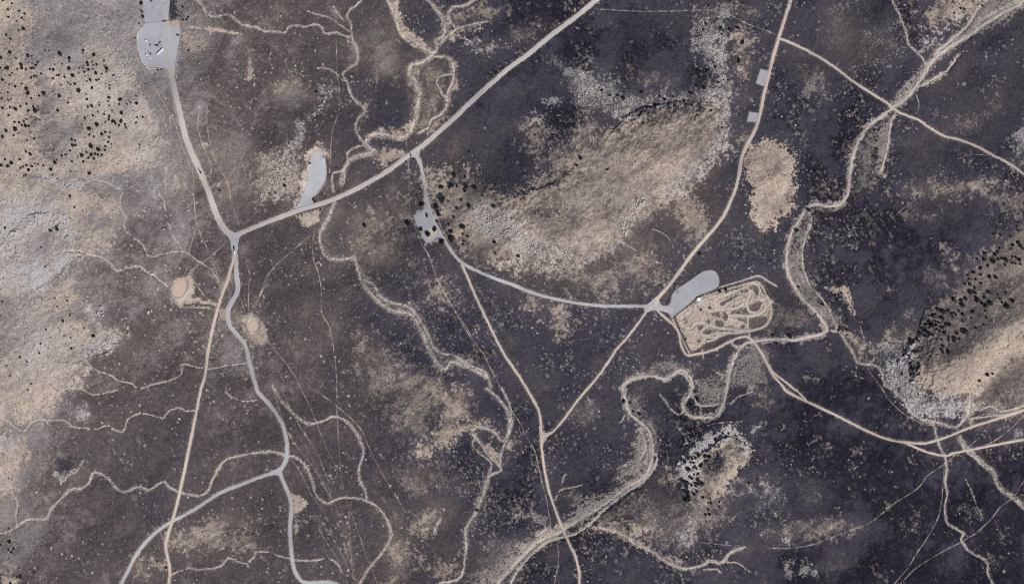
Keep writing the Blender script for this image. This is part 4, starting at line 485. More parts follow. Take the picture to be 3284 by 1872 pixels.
# ---- lines
g_bank_lit, g_bed, g_cut = Z(), Z(), Z()
for hw, pts in GULLIES:
    L = smooth_line(pts, 5, 0.9)
    S = Z(); D = line_dist(L, hw * 5 + 10, None, S)
    Dn = D + 1.2 * n_med + 1.2 * n_sml
    if hw >= 3.0:      # two threads that take turns carrying the flow, with scrub between them
        for sgn in (-1, 1):
            dd = np.abs(Dn * S - sgn * (hw * .75 + .8 * n_med))
            g_bed = np.maximum(g_bed, np.clip(.62 + .5 * sgn * n_mid + .2 * n_sml, .08, 1) * (1 - sstep(hw * .22, hw * .62 + .6, dd)) * (D < hw * 4))
        g_bed = np.maximum(g_bed, .34 * (1 - sstep(hw * .9, hw * 1.7, Dn)))
    else:
        g_bed = np.maximum(g_bed, np.clip(.75 + .25 * n_med, .25, .95) * (1 - sstep(hw * .5, hw * 1.25, Dn)))
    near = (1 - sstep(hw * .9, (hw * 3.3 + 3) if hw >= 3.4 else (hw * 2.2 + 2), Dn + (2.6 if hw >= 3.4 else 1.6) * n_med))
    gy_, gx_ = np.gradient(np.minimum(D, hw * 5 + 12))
    dry = np.clip(.5 - .55 * (gx_ * .45 + gy_ * .9) / 2.0, .12, 1)   # bare bank soil, brighter on the sun-facing side: sunlight painted into the colour
    g_bank_lit = np.maximum(g_bank_lit, near * dry * np.clip(.5 + .3 * n_sml + .3 * n_med, 0, 1) * np.clip(east + .35, .6, 1))
    g_cut = np.maximum(g_cut, (0.9 + hw * 0.25) * np.exp(-(D / (hw * 1.15)) ** 2))
w_str, w_cut = Z(), Z()
braid = Z()
def run_on(pts, far=420):
    """carry a line that leaves the surveyed frame a little further on"""
    out = list(pts)
    for e, f in ((0, 1), (-1, -2)):
        x, y = out[e][:2]
        if x < 5 or y < 5 or x > W - 5 or y > H - 5:
            dx, dy = x - out[f][0], y - out[f][1]; k = far / (math.hypot(dx, dy) + 1e-6)
            p = (x + dx * k, y + dy * k)
            out = [p] + out if e == 0 else out + [p]
    return out
for hw, pts in WASH:
    L = smooth_line(run_on(pts) if hw > 5 else pts, 5, 0.8)
    D = line_dist(L, hw * 8 + 10)
    w_str = np.maximum(w_str, (1 - sstep(hw * .4, hw * .9, D + .5 * n_sml + .7 * n_med)) * np.clip(.95 + .2 * n_med, .5, 1))
    M['wash'] = np.maximum(M['wash'], 0.6 * (1 - sstep(hw * .9, hw * 2.6, D + 4 * n_med)))
    if hw > 4.5:
        for off in (-16, -10, 11, 20):
            tg = np.gradient(L, axis=0); tg /= np.hypot(tg[:, 0], tg[:, 1])[:, None] + 1e-9
            wv_ = np.convolve(RNG.normal(0, 1, len(L) + 40), np.hanning(41) / 20, 'same')[20:-20]
            LL = L + np.stack([-tg[:, 1], tg[:, 0]], 1) * (off + 14 * wv_)[:, None]
            braid = np.maximum(braid, np.clip(.6 + .5 * n_mid, 0, 1) * (1 - sstep(.9, 2.8, line_dist(LL, 10) + .8 * n_sml)))
    w_cut = np.maximum(w_cut, 1.6 * np.exp(-(D / (hw * 2.2)) ** 2))
w_str = np.maximum(w_str, braid * np.clip(M['wash'] * 1.9 - .5, 0, .55))
t_str = Z()
for pts in TRAILS:
    D = line_dist(smooth_line(pts, 5, 0.5), 8)
    t_str = np.maximum(t_str, (1 - sstep(0.7, 2.3, D)) * np.clip(.48 + .2 * n_med, .12, 1) * (1 - .4 * ((GX > 900) & (GX < 1240) & (GY > 1400))))
# tyre braids fanning out of the bottom edge
for k in range(9):
    a = T(1, 2, [(735 + 4 * k, 1460), (700 - 14 * k + 20 * (k % 3), 1180 - 25 * k), (690 - 40 * k + 60 * (k % 2), 900 - 60 * k)])
    D = line_dist(smooth_line(a, 6, 0.8), 8)
    t_str = np.maximum(t_str, (1 - sstep(0.8, 2.4, D)) * np.clip(.14 + .14 * n_med, 0, 1))
k_str, k_rel = Z(), Z()
for pts in TRACKLINES:
    D = line_dist(smooth_line(pts, 4, 0.2), 14)
    k_str = np.maximum(k_str, 1 - sstep(2.0, 4.4, D))
    k_rel = np.maximum(k_rel, np.exp(-((D - 6.2) / 2.0) ** 2) - 0.7 * np.exp(-(D / 3.2) ** 2))
c_str = Z()
for hw, pts in CHARLINES:
    D = line_dist(smooth_line(pts, 4, 0.4), hw * 3)
    c_str = np.maximum(c_str, .95 * (1 - sstep(hw * .5, hw * 1.1, D + .8 * n_sml)))
road_d = np.full((NY, NX), 1e6, np.float32)
ROADL = []
for nm, lab, mk, hw, pts in ROADS:
    pts = run_on(pts)
    L = smooth_line(pts, 4, 0.0)
    ROADL.append(L)
    D = line_dist(L, hw + 26)
    road_d = np.minimum(road_d, D - hw)
shoulder = (1 - sstep(-1, 3.2, road_d + 1.3 * n_sml + 1.0 * n_med)) * .9
tanroadside = (1 - sstep(2, 14, road_d + 5 * n_med)) * np.clip(.25 * n_med + .12, 0, .6)
M['tan'] = np.maximum(M['tan'], tanroadside)

# pale strip of berm soil
M['sand'] = np.maximum.reduce([M['sand'], t_str, shoulder * .75, k_str * .6, g_bed * .42, w_str * .95])
M['sand'] = M['sand'] * np.clip(.9 + .12 * n_med + .1 * n_sml, 0, 1)
M['tan'] = np.maximum(M['tan'], g_bank_lit)
M['char'] = np.maximum(M['char'] * (1 - k_str), c_str)
M['sand'] *= (1 - M['char'])
M['tan'] *= (1 - M['char'])

# ---- ash rings, bare spots, hummocks stamped one by one
def stamp(F, n, rmin, rmax, dens, amin, amax, seed, ring=0.0, power=1.0):
    r = np.random.default_rng(seed)
    done = tries = 0
    while done < n and tries < n * 30:
        tries += 1
        x, y = r.uniform(-60, W + 60), r.uniform(-60, H + 60)
        ii, jj = int((x - XS[0]) * 0), 0
        ci = np.searchsorted(XS, x); cj = np.searchsorted(YS, y)
        if r.random() > dens[cj, ci]: continue
        done += 1
        rad = rmin + (rmax - rmin) * r.random() ** 2
        el = 0.65 + 0.7 * r.random(); an = r.uniform(0, 3.14)
        R = rad * 1.9 + 3
        ys, xs = window(x - R, x + R, y - R, y + R)
        px, py = GX[ys, xs] - x, GY[ys, xs] - y
        c, s = math.cos(an), math.sin(an)
        d = np.hypot((px * c + py * s) * el, (-px * s + py * c) / el)
        d = d + 0.22 * rad * n_sml[ys, xs]
        if r.random() < ring:
            v = np.exp(-((d - rad) / (0.33 * rad + .6)) ** 2)
        else:
            v = 1 - sstep(rad * .55, rad * 1.15, d)
        F[ys, xs] = np.maximum(F[ys, xs], v * r.uniform(amin, amax))
free = np.clip(1 - M['sand'] * 1.5, 0, 1) * np.clip(1 - M['pale'], 0, 1) * (road_d > 3)
spot = Z()
dE = free * sstep(.45, .7, east) * np.clip(.42 + .5 * n_mid + .35 * n_big - 1.2 * M['tan'] - .8 * sstep(.93, 1.0, east) - .6 * sstep(2000, 2300, GX) * sstep(1500, 1250, GY) * sstep(900, 1100, GY), 0.0, 1)
# smooth burned fields hold few spots
for p in (T(3, 1, [(760, 160), (1500, 60), (1800, 300), (1440, 620), (1100, 1000), (740, 1000), (660, 500)]), T(2, 0, [(700, 250), (1330, 330), (1360, 620), (900, 700), (700, 560), (560, 300)]), T(2, 0, [(700, 100), (1340, 110), (1300, 280), (700, 240)]), T(1, 0, [(1560, 760), (1916, 560), (1916, 1150), (1500, 1200), (1330, 1130)]), T(3, 0, [(1330, 920), (1900, 780), (1900, 1000), (1560, 1080)])):
    ys, xs, sd = poly_sd(p, 60)
    dE[ys, xs] *= 1 - .93 * sstep(-40, 40, sd + 14 * n_mid[ys, xs])
stamp(spot, 10000, 1.1, 3.7, dE, .08, .42, 21, ring=.34)
stamp(spot, 700, 1.4, 3.2, dE * np.clip(.3 + .8 * n_mid, 0, 1), .5, 1.0, 22)
dW = free * sstep(.62, .5, east) * np.clip(.08 + .28 * n_mid + .25 * n_med - .6 * M['tan'] + .6 * np.exp(-((GX - 800) / 160) ** 2 - ((GY - 1010) / 170) ** 2) + .3 * np.exp(-((GX - 900) / 160) ** 2 - ((GY - 200) / 120) ** 2), 0.0, 1)
stamp(spot, 2300, 1.0, 4.2, dW, .2, .9, 23)
# crescents and big bare spots along slope breaks in the east
dB = free * sstep(.6, .8, east) * sstep(1.2, 2.0, n_mid + .6 * n_med)
stamp(spot, 260, 1.4, 3.8, dB, .3, .8, 24, ring=.25)
# dark tussocks
tuss = Z()
dT = np.clip(.10 + .9 * M['tan'] * (1 - .35 * M['pale']) + .4 * M['pale'] + .9 * M['wash'] + .12 * n_mid, 0, 1) * np.clip(1 - 1.4 * M['sand'] + M['wash'], 0, 1) * np.clip(1 - w_str * 1.2, 0, 1) * (road_d > 2)
stamp(tuss, 15000, .9, 2.2, dT, .35, .95, 31)
dG = np.clip((g_bank_lit > .2) * .8 + g_cut * .4, 0, 1) * (road_d > 3)
stamp(tuss, 1800, 1.0, 2.6, dG, .5, 1.0, 32)
dWs = np.clip(M['wash'] * 1.3 - .3, 0, 1) * (road_d > 2) * np.clip(1 - .75 * w_str, 0, 1) * np.clip(.55 + .35 * n_med, 0, 1)
stamp(tuss, 3600, 1.1, 2.7, dWs, .55, 1.0, 34)
dT2 = sstep(.55, .4, east) * free * .5 * np.clip(.4 + .5 * n_mid, 0, 1)
stamp(tuss, 2200, .8, 1.7, dT2, .4, .95, 33)

# ---- heights in metres
h = 5.0 * n_big + 0.9 * noise(2.8, 60, 260, 41) + 0.22 * noise(2.4, 14, 60, 42) + 0.21 * n_sml + 0.17 * n_fin
for (a, b, rx, ry, rot, hh) in HILLS:
    c, s = math.cos(math.radians(rot)), math.sin(math.radians(rot))
    u = ((GX - a) * c + (GY - b) * s) / rx; v = (-(GX - a) * s + (GY - b) * c) / ry
    h += 1.5 * hh * np.exp(-(np.abs(u) ** 2.6 + np.abs(v) ** 2.6) * 1.1)
rockm = Z()
for ph, n, a, b, poly in ROCKZONES:
    ys, xs, sd = poly_sd(poly, 30)
    rockm[ys, xs] = np.maximum(rockm[ys, xs], sstep(-14, 14, sd + 8 * n_med[ys, xs]))
M['pale'] = np.maximum(M['pale'], .42 * rockm * np.clip(.8 + .3 * n_med, 0, 1) * (1 - M['sand']))
crack = rockm * np.clip(.75 + .3 * n_mid, 0, 1)
rockm = np.maximum(rockm, .55 * M['pale'])
ridg = 1 - np.abs(noise(1.4, 6, 26, 43))
h += rockm * (0.42 * ridg + 0.3 * noise(1.2, 5, 14, 44))
scarp = Z()
for hh, fade, pts in SCARPS:
    L = smooth_line(pts, 4, 0.8)
    S = Z(); D = line_dist(L, fade * 3, None, S)
    Sd = D * S + 1.4 * n_sml
    # taper towards both ends
    P = np.array(L); e = np.minimum(np.hypot(GX - P[0, 0], GY - P[0, 1]), np.hypot(GX - P[-1, 0], GY - P[-1, 1]))
    tp = np.clip(e / 40 + .15, 0, 1)
    prof = np.where(Sd > 0, np.exp(-D / fade), np.exp(-np.abs(D) / (fade * .6)) * .0)
    h += hh * tp * np.clip(.85 + .5 * n_med, .25, 1.4) * prof * sstep(-2.5, 2.0, Sd)
    h -= 0.35 * hh * tp * np.exp(-D / 12.0) * (Sd < 0)
    scarp = np.maximum(scarp, tp * np.exp(-(Sd / 5.0) ** 2))
h -= g_cut + w_cut + 0.22 * t_str
h -= 1.7 * sstep(.22, .55, M['wash'])
# ---- let rain run over the hills: priority flood, drainage tree, flow accumulation
import heapq
q = 2
hc = box(h.astype(np.float64), 2)[::q, ::q] + 0.5 * n_med[::q, ::q] + .25 * n_sml[::q, ::q]
ny_, nx_ = hc.shape
flat_h = hc.ravel().tolist(); done_ = bytearray(nx_ * ny_); par = [-1] * (nx_ * ny_); order = []; wet = bytearray(nx_ * ny_)
heap = []
for i_ in range(nx_):
    for j_ in (0, ny_ - 1): heap.append((flat_h[j_ * nx_ + i_], j_ * nx_ + i_)); done_[j_ * nx_ + i_] = 1
for j_ in range(1, ny_ - 1):
    for i_ in (0, nx_ - 1): heap.append((flat_h[j_ * nx_ + i_], j_ * nx_ + i_)); done_[j_ * nx_ + i_] = 1
heapq.heapify(heap)
nbr = (-1, 1, -nx_, nx_, -nx_ - 1, -nx_ + 1, nx_ - 1, nx_ + 1); NT = nx_ * ny_
while heap:
    z_, c_ = heapq.heappop(heap); order.append(c_)
    for d_ in nbr:
        n_ = c_ + d_
        if 0 <= n_ < NT and not done_[n_]:
            done_[n_] = 1; par[n_] = c_
            if flat_h[n_] < z_ - .02: wet[n_] = 1
            heapq.heappush(heap, (flat_h[n_] if flat_h[n_] > z_ else z_ + 1e-4, n_))
acc = [1.0] * NT
for c_ in reversed(order):
    if par[c_] >= 0: acc[par[c_]] += acc[c_]
acc = np.array(acc, np.float32).reshape(ny_, nx_)
fl = np.clip((np.log(acc) - math.log(22)) / 4.2, 0, 1) * (1 - .8 * np.frombuffer(bytes(wet), np.uint8).reshape(ny_, nx_))
ii_ = np.arange(nx_)[None, :] + 2.2 * n_mid[::q, ::q] + 1.3 * n_med[::q, ::q]; jj_ = np.arange(ny_)[:, None] + 2.2 * np.roll(n_mid, 300, 1)[::q, ::q] + 1.3 * np.roll(n_med, 300, 1)[::q, ::q]
fl = fl[np.clip(np.round(jj_).astype(int), 0, ny_ - 1), np.clip(np.round(ii_).astype(int), 0, nx_ - 1)]
def up(a):
    a = np.repeat(np.repeat(a, q, 0), q, 1)[:NY, :NX]
    if a.shape != (NY, NX): a = np.pad(a, ((0, NY - a.shape[0]), (0, NX - a.shape[1])), 'edge')
    return a
f1 = box(box(up(fl), 1), 1)
f2 = box(box(up(fl), 4), 4); f3 = box(box(up(fl), 11), 11)
h = h - (1.1 * f1 + 3.0 * f2 + 6.0 * f3) * (1 - .75 * np.clip(M['tan'], 0, 1))
rill = np.clip(f1 * 1.5 - .12 + .12 * n_sml, 0, 1) * np.clip(.65 + .4 * n_mid, 0, 1)
keep = (1 - M['sand']) * (road_d > 4)
in_burn = np.clip(1 - 2 * M['tan'] - M['pale'] - M['wash'], 0, 1)
M['tan'] = np.maximum(M['tan'], .55 * rill * in_burn * keep * sstep(.3, .55, east + .1 * n_big))
# runoff strips the dry grass along the rills of the unburnt hills
M['tan'] = M['tan'] * (1 - .32 * np.clip(f2 * 2.2 - .2, 0, 1) * keep * (M['tan'] > .4))
h += 0.55 * tuss + 1.0 * k_rel * (M['sand'] > .2)
h += rockm * 0

mxz = M['sand'] * 0
for p_ in (MX([(320, 790), (700, 500), (1570, 270), (1830, 720), (1700, 960), (740, 1240), (560, 1350)]),):
    ys, xs, sd = poly_sd(p_, 4); mxz[ys, xs] = (sd > 0)
stamp(tuss, 420, .8, 2.0, mxz * (k_str < .2) * .9, .35, .8, 37)
# ---- level the roads, pads and ponds
hs = box(box(h.astype(np.float64), 7), 7)
hs2 = box(box(hs, 16), 16)
lev = 1 - sstep(0, 9, road_d)
h = h * (1 - lev) + (hs - 0.05) * lev

LOTS = [
 ('parking_lot', 'large grey gravel parking area with rows of parked vehicles at the top left', 'lot', 4, LOT1([(215, -90), (220, 0), (240, 200), (266, 432), (250, 465), (190, 540), (140, 600), (112, 660), (118, 760), (132, 850), (148, 950), (170, 1040), (205, 1150), (250, 1205), (310, 1243), (400, 1262), (520, 1258), (640, 1256), (692, 1295), (702, 1345), (814, 1345), (813, 1300), (838, 1100), (872, 900), (902, 720), (915, 520), (850, 505), (760, 500), (700, 450), (690, 370), (700, 220), (690, -90)])),
 ('parking_lot', 'small curved grey parking lot with four parked cars and a row of edging stones', 'lot', 3, LOT2([(425, 260), (450, 215), (505, 170), (560, 152), (620, 165), (665, 200), (690, 280), (708, 370), (718, 450), (724, 620), (715, 710), (690, 780), (650, 855), (600, 930), (530, 1010), (460, 1080), (430, 1150), (470, 1215), (250, 1270), (120, 1310), (200, 1200), (250, 1050), (300, 930), (338, 830), (362, 700), (350, 560), (358, 440), (405, 340)])),
 ('parking_lot', 'empty grey parking lot with a rounded end beside the fenced dirt track', 'lotd', 3, MX([(262, 540), (272, 470), (300, 425), (380, 360), (480, 292), (560, 240), (640, 182), (740, 115), (810, 92), (880, 86), (930, 100), (962, 135), (988, 190), (997, 270), (985, 315), (955, 350), (880, 390), (780, 430), (700, 455), (640, 500), (530, 600), (420, 692), (340, 750), (285, 790), (265, 830), (240, 770), (200, 730), (110, 710), (0, 690), (0, 625), (80, 640), (200, 640), (245, 600)])),
 ('parking_lot', 'grey campground lot with dark trees standing in its sandy island', 'lotd', 3, CAMP([(130, 662), (230, 622), (335, 545), (382, 470), (400, 380), (450, 480), (500, 620), (580, 780), (650, 920), (760, 1070), (780, 1150), (720, 1165), (640, 1185), (500, 1290), (412, 1282), (360, 1210), (310, 1110), (345, 1035), (290, 970), (235, 940), (200, 880), (165, 800)])),
 ('gravel_pad', 'upper grey gravel pad beside the tan road near the top right', 'lotd', 2, conv(2400, 210, 7.28, [(290, 98), (450, 132), (460, 200), (375, 482), (190, 412)])),
 ('gravel_pad', 'lower grey gravel pad with a tan border beside the tan road', 'lotd', 2, T(2, 0, [(1778, 842), (1842, 850), (1840, 912), (1762, 908)])),
]
ISLANDS = [
 ('traffic_island', 'sandy island with dark trees inside the campground lot', 'sand', CAMP([(478, 985), (500, 935), (560, 915), (640, 950), (672, 1040), (650, 1090), (570, 1160), (520, 1205), (475, 1222), (430, 1180), (405, 1120), (400, 1060), (440, 1040)])),
 ('traffic_island', 'tiny oval island with two shrubs in the campground lot', 'sand', CAMP([(400, 640), (420, 602), (440, 620), (466, 690), (450, 722), (425, 710)])),
]
PONDS = [
 ('muddy_pond', 'larger tan muddy stock pond west of the winding road', POND([(180, 410), (205, 340), (250, 285), (310, 252), (370, 250), (408, 280), (414, 330), (405, 400), (385, 460), (345, 525), (300, 545), (240, 540), (195, 500)])),
 ('muddy_pond', 'small round drying tan pond inside a bermed ring east of the winding road', POND([(1495, 1050), (1510, 1000), (1550, 965), (1595, 965), (1635, 1005), (1648, 1060), (1630, 1115), (1590, 1140), (1540, 1135), (1505, 1100)])),
]
lotm = Z()
for L in LOTS + [(p[0], p[1], 'pond', 2, p[2]) for p in PONDS]:
    ys, xs, sd = poly_sd(L[4], 26)
    ins = sd > 0
    A = np.c_[GX[ys, xs][ins], GY[ys, xs][ins], np.ones(ins.sum())]
    co, *_ = np.linalg.lstsq(A, hs[ys, xs][ins], rcond=None)
    if L[2] == 'pond': co[0] = co[1] = 0; co[2] = hs[ys, xs][ins].mean() - 1.0
    plane = co[0] * GX[ys, xs] + co[1] * GY[ys, xs] + co[2]
    m = sstep(-14, -3, sd)
    if L[2] != 'pond':
        plane = hs2[ys, xs]; m = sstep(-26, -3, sd)
    h[ys, xs] = h[ys, xs] * (1 - m) + (plane - 0.05) * m
    if L[2] == 'pond':
        h[ys, xs] += 0.9 * np.exp(-((sd + 7) / 3.0) ** 2)
    lotm[ys, xs] = np.maximum(lotm[ys, xs], sstep(-4, 0, sd))
for k in ('tan', 'char'): M[k] *= (1 - lotm)
M['sand'] = np.maximum(M['sand'], .7 * lotm)
spot *= (1 - lotm); tuss *= (1 - lotm)
h = h - h.min() * 0 - 0.0
# keep the far surroundings calm
far = np.clip(np.maximum(np.maximum(-GX, GX - W), np.maximum(-GY, GY - H)) / 3000.0, 0, 1)
h = (h * (1 - far)).astype(np.float32)

def height(x, y):
    i = int(np.clip(np.searchsorted(XS, x) - 1, 0, NX - 2)); j = int(np.clip(np.searchsorted(YS, y) - 1, 0, NY - 2))
    fx = (x - XS[i]) / (XS[i + 1] - XS[i]); fy = (y - YS[j]) / (YS[j + 1] - YS[j])
    return float((h[j, i] * (1 - fx) + h[j, i + 1] * fx) * (1 - fy) + (h[j + 1, i] * (1 - fx) + h[j + 1, i + 1] * fx) * fy)
def G(x, y, dz=0.0):
    """survey point to world point on the ground (the survey was measured on the photograph, so allow for relief)"""
    z = height(x, y)
    k = (HC - z) / HC
    return Vector(((x - W / 2) * MPP * k, (H / 2 - y) * MPP * k, z + dz))

# ================================================================ MATERIALS
class NB:
    def __init__(self, name, rough=.9):
        self.m = bpy.data.materials.new(name); self.m.use_nodes = True
        self.t = self.m.node_tree; self.n = self.t.nodes; self.bsdf = self.n['Principled BSDF']
        self.bsdf.inputs['Roughness'].default_value = rough
        self.bsdf.inputs['Specular IOR Level'].default_value = .15
    def link(self, a, b): self.t.links.new(a, b)
    def attr(self, name):
        a = self.n.new('ShaderNodeAttribute'); a.attribute_name = name; return a.outputs['Fac']
    def noise(self, scale, detail=2, rough=.5, coord='Object'):
        tc = self.n.new('ShaderNodeTexCoord'); t = self.n.new('ShaderNodeTexNoise')
        t.inputs['Scale'].default_value = scale; t.inputs['Detail'].default_value = detail; t.inputs['Roughness'].default_value = rough
        self.link(tc.outputs[coord], t.inputs['Vector']); return t.outputs['Fac']
    def math(self, op, a, b=None, clamp=False):
        m = self.n.new('ShaderNodeMath'); m.operation = op; m.use_clamp = clamp
        for k, v in enumerate((a, b)):
            if v is None: continue
            if isinstance(v, (int, float)): m.inputs[k].default_value = v
            else: self.link(v, m.inputs[k])
        return m.outputs[0]
    def mix(self, f, a, b, mode='MIX'):
        m = self.n.new('ShaderNodeMix'); m.data_type = 'RGBA'; m.blend_type = mode
        if isinstance(f, (int, float)): m.inputs[0].default_value = f
        else: self.link(f, m.inputs[0])
        for k, v in ((6, a), (7, b)):
            if isinstance(v, tuple): m.inputs[k].default_value = v + (1,)
            else: self.link(v, m.inputs[k])
        return m.outputs[2]
    def ramp(self, f, stops):
        r = self.n.new('ShaderNodeValToRGB'); cr = r.color_ramp
        while len(cr.elements) < len(stops): cr.elements.new(.5)
        for e, (p, c) in zip(cr.elements, stops): e.position = p; e.color = c + (1,)
        self.link(f, r.inputs[0]); return r.outputs[0]
    def range(self, f, a, b, c=0.0, d=1.0):
        m = self.n.new('ShaderNodeMapRange'); self.link(f, m.inputs[0])
        for k, v in zip((1, 2, 3, 4), (a, b, c, d)): m.inputs[k].default_value = v
        return m.outputs[0]
    def scale(self, col, f):          # multiply a colour by a factor
        c = self.n.new('ShaderNodeVectorMath'); c.operation = 'SCALE'
        self.link(col, c.inputs[0]); self.link(f, c.inputs['Scale']); return c.outputs[0]
    def bump(self, f, strength, dist):
        b = self.n.new('ShaderNodeBump'); b.inputs['Strength'].default_value = strength; b.inputs['Distance'].default_value = dist
        self.link(f, b.inputs['Height']); self.link(b.outputs[0], self.bsdf.inputs['Normal'])
    def done(self, col):
        self.link(col, self.bsdf.inputs['Base Color']); return self.m

def simple(name, col, var=.12, scale=2.0, rough=.9, metal=0.0, spec=.15):
    b = NB(name, rough); b.bsdf.inputs['Metallic'].default_value = metal; b.bsdf.inputs['Specular IOR Level'].default_value = spec
    f = b.range(b.noise(scale, 3), .3, .7, 1 - var, 1 + var)
    rgb = b.n.new('ShaderNodeRGB'); rgb.outputs[0].default_value = col + (1,)
    return b.done(b.scale(rgb.outputs[0], f))

def ground_material():
    b = NB('burned_desert_ground', 1.0); b.bsdf.inputs['Specular IOR Level'].default_value = .03
    fine = b.noise(.55, 3, .6); mid = b.noise(.14, 3, .6); grit = b.noise(1.6, 2, .6)
    fr = b.range(fine, .28, .72, -1, 1); mr = b.range(mid, .28, .72, -1, 1); gr = b.range(grit, .3, .7, -1, 1)
    mott = b.math('ADD', b.math('MULTIPLY', fr, .6), b.math('MULTIPLY', mr, .4))
    # burned ground: light brown where scorched, blue black where thoroughly burned
    ch = b.math('ADD', b.attr('burn'), b.math('MULTIPLY', mott, .05))
    base = b.ramp(ch, [(0.0, (.285, .258, .252)), (.2, (.195, .170, .165)), (.4, (.098, .079, .076)), (.6, (.0615, .0545, .0615)), (.85, (.0445, .042, .0565)), (1.0, (.0185, .0175, .0265))])
    base = b.scale(base, b.range(mott, -1, 1, .62, 1.38))
    base = b.scale(base, b.range(b.noise(.3, 2, .7), .3, .7, .8, 1.2))
    base = b.mix(b.range(b.noise(.011, 4, .6), .5, .72, 0, .13), base, b.scale(b.ramp(ch, [(0, (.20, .165, .14)), (.5, (.088, .066, .057)), (1, (.040, .032, .033))]), b.range(mott, -1, 1, .6, 1.4)))
    def layer(col, mask, tint, spread, soft=.32):
        a = b.attr(mask)
        # spread the mask into speckles: where it is half, half the specks show
        v = b.math('ADD', a, b.math('MULTIPLY', mott, spread))
        f = b.range(v, .5 - soft, .5 + soft)
        f = b.math('MULTIPLY', f, b.range(a, .02, .12))
        f = b.math('ADD', b.math('MULTIPLY', f, .55), b.math('MULTIPLY', a, .45))
        return b.mix(f, col, tint)
    tan = b.ramp(b.range(mr, -1, 1), [(0, (.345, .276, .222)), (.5, (.43, .347, .279)), (1, (.51, .425, .345))])
    tan = b.scale(tan, b.range(fr, -1, 1, .84, 1.14))
    pale = b.ramp(b.range(fr, -1, 1), [(0, (.27, .245, .232)), (.5, (.40, .365, .343)), (1, (.55, .505, .475))])
    c = layer(base, 'tan', tan, .25)
    c = layer(c, 'pale', pale, .34)
    tcv = b.n.new('ShaderNodeTexCoord'); vor = b.n.new('ShaderNodeTexVoronoi'); vor.feature = 'DISTANCE_TO_EDGE'; vor.inputs['Scale'].default_value = .095
    wv = b.n.new('ShaderNodeVectorMath'); wv.operation = 'ADD'; nz = b.n.new('ShaderNodeTexNoise'); nz.inputs['Scale'].default_value = .11; nz.inputs['Detail'].default_value = 3
    sc_ = b.n.new('ShaderNodeVectorMath'); sc_.operation = 'SCALE'; sc_.inputs['Scale'].default_value = 11.0
    b.link(tcv.outputs['Object'], nz.inputs['Vector']); b.link(nz.outputs['Color'], sc_.inputs[0]); b.link(tcv.outputs['Object'], wv.inputs[0]); b.link(sc_.outputs[0], wv.inputs[1]); b.link(wv.outputs[0], vor.inputs['Vector'])
    seam = b.range(b.math('ADD', vor.outputs['Distance'], b.math('MULTIPLY', mott, .05)), .0, .095, 1, 0)
    seam = b.math('MULTIPLY', seam, b.range(b.math('ADD', b.attr('crack'), b.math('MULTIPLY', mott, .3)), .25, .75, 0, .85))
    c = b.mix(seam, c, (.085, .075, .075))
    blue = b.ramp(b.range(mott, -1, 1), [(0, (.31, .298, .298)), (1, (.48, .468, .475))])
    c = layer(c, 'blue', blue, .3, .3)
    washc = b.ramp(b.range(mott, -1, 1), [(0, (.17, .148, .138)), (.5, (.30, .261, .232)), (1, (.43, .376, .332))])
    c = layer(c, 'wash', washc, .25, .3)
    sand = b.ramp(b.range(mott, -1, 1), [(0, (.39, .315, .255)), (.5, (.455, .375, .305)), (1, (.52, .435, .36))])
    c = b.mix(b.range(b.attr('sand'), .02, .98), c, sand)
    c = b.mix(b.attr('stream'), c, (.49, .44, .40))
    c = b.mix(b.attr('char'), c, b.scale(b.ramp(b.range(mott, -1, 1), [(0, (.045, .036, .036)), (1, (.15, .125, .115))]), b.range(gr, -1, 1, .85, 1.15)))
    c = b.mix(b.range(b.attr('spot'), 0, 1, 0, .9), c, b.ramp(b.range(fr, -1, 1), [(0, (.42, .37, .325)), (1, (.60, .54, .48))]))
    c = b.mix(b.range(b.attr('tuss'), 0, 1, 0, .9), c, (.058, .047, .044))
    c = b.scale(c, b.range(gr, -1, 1, .88, 1.12))
    b.bump(b.math('ADD', b.math('MULTIPLY', grit, .4), fine), .55, .55)
    return b.done(c)

def road_material(name, stops, edge, track):
    b = NB(name, .95)
    v = b.math('ABSOLUTE', b.attr('across'))
    lng = b.noise(.05, 3, .6); fine = b.noise(.8, 3, .6)
    c = b.ramp(b.range(lng, .3, .7), stops)
    e = b.range(b.math('ADD', v, b.range(fine, .3, .7, -.18, .18)), .72, 1.0)
    c = b.mix(b.math('MULTIPLY', e, .75), c, edge)
    # two worn wheel paths
    w = b.math('ABSOLUTE', b.math('SUBTRACT', v, .42))
    w = b.range(b.math('ADD', w, b.range(lng, .3, .7, -.06, .06)), .05, .2, 1, 0)
    c = b.mix(b.math('MULTIPLY', w, .8), c, track)
    c = b.scale(c, b.range(fine, .3, .7, .92, 1.08))
    b.bump(fine, .3, .2)
    return b.done(c)

def lot_material(name, c0, c1):
    b = NB(name, .95)
    a = b.noise(.03, 3, .55); f = b.noise(.9, 3, .6); m = b.noise(.12, 4, .65)
    c = b.ramp(b.range(a, .3, .7), [(0, c0), (1, c1)])
    c = b.mix(b.range(m, .55, .75, 0, .3), c, tuple(v * 1.13 for v in c1))
    c = b.scale(c, b.range(f, .3, .7, .94, 1.06))
    b.bump(f, .25, .15)
    return b.done(c)

